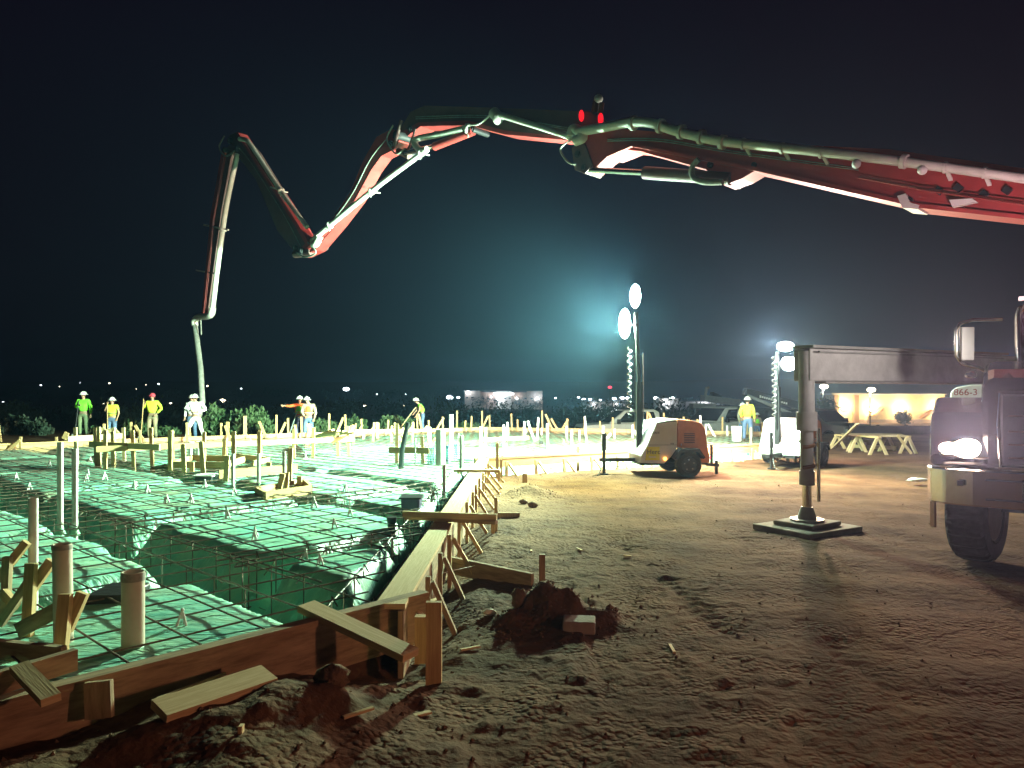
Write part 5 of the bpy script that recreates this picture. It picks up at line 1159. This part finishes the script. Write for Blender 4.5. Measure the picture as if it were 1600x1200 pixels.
# wheel
wc = TL(.42, .72, .50)
wax = Vector((math.cos(math.radians(12)), math.sin(math.radians(12)), 0)); wax = Vector((math.cos(math.radians(-46)), math.sin(math.radians(-46)), 0))
q = MB(); q.wheel(wc, wax, .51, .34, 96, True); wv = q.build('wheel', M['rubber'], PT); q = MB(); q.disc(wc, wax, .29, .30); q.build('rim', M['greyl'], wv)
q = MB(); q.bar(TL(.35, 1.0, .55), TL(2.2, 1.0, .55), .14, .16); q.build('axle', M['dark'], PT)
q = MB(); q.bar(TL(.05, .35, .6), TL(.05, .35, .35), .02, .08, (0, 1, 0)); q.build('mud_flap', M['orange'], PT)
# chassis and turret behind
q = MB(); q.bar(TL(1.2, 4.2, .9), TL(1.2, 9.5, .9), 1.9, .5); q.build('deck', M['grey'], PT)
# outrigger
lx = at(1261, 812, .12); LX, LY = lx.x, lx.y
beam0 = Vector((LX+.02, LY, 2.04)); top1 = atY(1558, 550, 11.3)
q = MB(); d_ = Vector((top1.x-LX, 11.3-LY, 0)); bevel(q.bar(Vector((LX-.06, LY, 2.03)), Vector((LX, LY, 2.03))+d_*1.15, .26, .40).build('outrigger_beam', M['grey'], PT), .02)
q = MB(); q.bar(Vector((LX-.05, LY-.005, 2.255)), Vector((LX, LY, 2.255))+d_*1.0, .33, .035); q.bar(Vector((LX+.1, LY-.005, 1.815)), Vector((LX, LY, 1.815))+d_*1.0, .33, .02); q.bar(Vector((LX+.1, LY-.14, 2.19)), Vector((LX, LY-.14, 2.19))+d_*1.0, .02, .02); q.build('outrigger_flange', M['greyl'], PT)
q = MB(); q.tube([(LX, LY, 2.2), (LX, LY, 1.3)], .095, 20); q.build('leg_sleeve', M['grey'], PT)
q = MB(); q.tube([(LX, LY, 1.34), (LX, LY, .60)], .078, 20); q.tube([(LX, LY, 1.45), (LX, LY, 1.22)], .125, 20); q.tube([(LX, LY, .72), (LX, LY, .55)], .092, 20); q.build('leg_cylinder', M['grey'], PT)
q = MB(); q.tube([(LX, LY, .6), (LX, LY, .14)], .055, 16); q.build('leg_rod', M['chrome'], PT); q = MB(); q.tube([(LX, LY, .28), (LX, LY, .12)], [.07, .12], 16); q.tube([(LX, LY, .135), (LX, LY, .112)], .2, 18); q.build('foot', M['greyl'], PT)
q = MB(); q.tube([(LX+.125, LY-.05, 1.25), (LX+.125, LY-.05, .35)], .022, 10); q.build('guard_rod', M['chrome'], PT)
q = MB()
for (z, r_) in ((.8, 0), (1.05, 1)):
    pts = [(LX+math.cos(a)*.08, LY+math.sin(a)*.08, z+.04*a/3) for a in [k*.5 for k in range(-5, 6)]]
    q.tube([(x, y, zz_) for x, y, zz_ in pts], .025, 5, False)
q.build('hazard_band', M['brownwall'], PT)
# cribbing
def pad(label, sx0, sy0, z0, z1, rz, m='pad'):
    q = MB(); q.box(-sx0, sx0, -sy0, sy0, 0, z1-z0); o = bevel(q.build('outrigger_pad', M[m]), .015); o.location = (LX-.0, LY, z0); o.rotation_euler = (0, 0, rz); return tag(o, label, 'outrigger pad')
pad('large dark lower pad under the outrigger foot', .50, .42, -.02, .055, .55); o = pad('smaller upper pad right under the outrigger foot', .31, .27, .058, .11, .62)
# white service body with phone number
Y = 13.2; a = atY(1480, 690, Y); t = thing('service_truck', 'white service body with phone number, mostly hidden behind the truck hood', 'truck', (a.x, Y, 0), math.radians(-31)); 
q = MB(); pr = [(0, .75), (.02, 1.2), (.06, 1.70), (.15, 1.78), (.35, 1.82), (2.2, 1.84), (2.2, .75)]; q.prism([Vector((x, 0, z)) for x, z in pr], [Vector((x, 1.8, z)) for x, z in pr]); bevel(q.build('body', M['white'], t), .02)
q = MB(); q.prism([Vector((x, -.01, z)) for x, z in ((.2, 1.55), (.45, 1.55), (.42, 1.30), (.3, 1.2), (.18, 1.38))], [Vector((x, -.004, z)) for x, z in ((.2, 1.55), (.45, 1.55), (.42, 1.30), (.3, 1.2), (.18, 1.38))]); q.build('panel', M['greyl'], t)
text('phone_lettering', '866-3', .155, M['redink'], t, (.10, -.012, 1.64), (math.pi/2, 0, 0)); q = MB(); q.bar((.38, -.03, 1.52), (.75, -.03, 1.52), .03, .09); sg = q.build('lit_sign', M['sign'], t); text('sign_lettering', 'Truck', .09, M['bluep'], sg, (.40, -.05, 1.49), (math.pi/2, 0, 0))
for x in (.5, 1.7): q = MB(); q.wheel((x, .2, .45), (0, 1, 0), .45, .3); q.build('wheel', M['rubber'], t)
q = MB(); q.box(0.1, 2.1, .2, 1.7, .5, .74); q.build('frame', M['dark'], t)
# assumed work lamp right of the camera, unseen, added to light camera-facing wood
wl = Vector((5.2, .2, 1.9)); t = thing('assumed_work_lamp', 'assumed reddish work lamp on a stand beside the camera, out of view', 'assumed work lamp', (wl.x, wl.y, 0)); q = MB(); q.tube([(0, 0, 0), (0, 0, 1.8)], .025, 8); q.build('stand', M['dark'], t); q = MB(); q.bar((0, 0, 1.82), (0, .1, 1.95), .2, .16); q.build('housing', M['dark'], t)

# ------------------------------------------------------------------ lamps' light
GREEN = (.60, 1, .70); WARM = (1, .82, .56)
lamp('tower_light', 'SPOT', L1+Vector((-.06, -.2, 0)), 48000, GREEN, L1+Vector((-10, 7.6, -.2)), .12, 100, 1)
lamp('tower_light', 'SPOT', L2+Vector((-.06, -.2, 0)), 24000, GREEN, L2+Vector((-10, -6.6, -1.6)), .12, 104, 1)
lamp('tower_light', 'POINT', L1+Vector((.02, .58, 0)), 4600, (.62, 1, .82), None, .14)
lamp('tower_light', 'POINT', L2+Vector((.10, .58, 0)), 3600, (.70, 1, .66), None, .14)
lamp('tower_light', 'SPOT', L2+Vector((-.05, -.25, 0)), 3000, (.80, 1, .34), L2+Vector((-2.2, -3.2, -3.2)), .12, 96, 1)
lamp('tower_light', 'POINT', L3+Vector((-.1, .55, 0)), 1500, (1, .86, .78), None, .12)
lamp('tower_light', 'SPOT', L3+Vector((-.3, .0, 0)), 19000, WARM, (0, 22, .6), .12, 130, 1)
lamp('tower_light', 'SPOT', L4+Vector((-.1, -.35, 0)), 3800, (1, .70, .42), (3.4, 12.0, 0), .12, 125, 1)
hl = TL(.33, -.36, 1.18)
lamp('headlight_beam', 'SPOT', hl, 60, (1, .62, .52), Vector((-1, -2, 2.0)), .08, 150, 1)
lamp('headlight_beam', 'SPOT', hl, 8000, (1, .42, .32), Vector((.4, 0, 2.9)), .08, 36, 1)
lamp('assumed_work_light', 'SPOT', wl+Vector((0, .15, .05)), 520, (1, .42, .26), (-1.8, 5.2, -.3), .15, 90, 1)  # light of the assumed off-frame lamp, reddens wood facing the camera
bl = Vector((5.35, 7.35, 2.25))
lamp('assumed_boom_light', 'SPOT', bl, 700, (1, .60, .66), BP(1590, 330), .1, 70, 1)  # assumed lamp, added to light the right end of the boom
lamp('outrigger_fill', 'SPOT', bl, 260, (1, .88, .80), (LX+.6, LY, 1.9), .1, 80, 1)  # added fill lamp to brighten the outrigger, with no known source there
q = MB(); q.bar(bl-Vector((0, -.05, .1)), bl-Vector((0, -.2, .1)), .16, .12); q.build('assumed_deck_lamp', M['dark'], PT)  # assumed housing for the added boom and outrigger lights, no lamp seen here
# ------------------------------------------------------------------ haze
q = MB(); q.box(-1520, 1520, -70, 1520, -60, 60); hz = q.build('haze', M['pad']); tag(hz, 'thin night haze over the whole site', 'haze', kind='stuff')
hm = bpy.data.materials.new('haze'); hm.use_nodes = True; n = hm.node_tree
for x in list(n.nodes): n.nodes.remove(x)
oo = n.nodes.new('ShaderNodeOutputMaterial'); pv = n.nodes.new('ShaderNodeVolumePrincipled'); n.links.new(pv.outputs[0], oo.inputs['Volume'])
pv.inputs['Color'].default_value = (.34, .62, 1, 1); pv.inputs['Density'].default_value = .0009; pv.inputs['Anisotropy'].default_value = .75
hz.data.materials[0] = hm
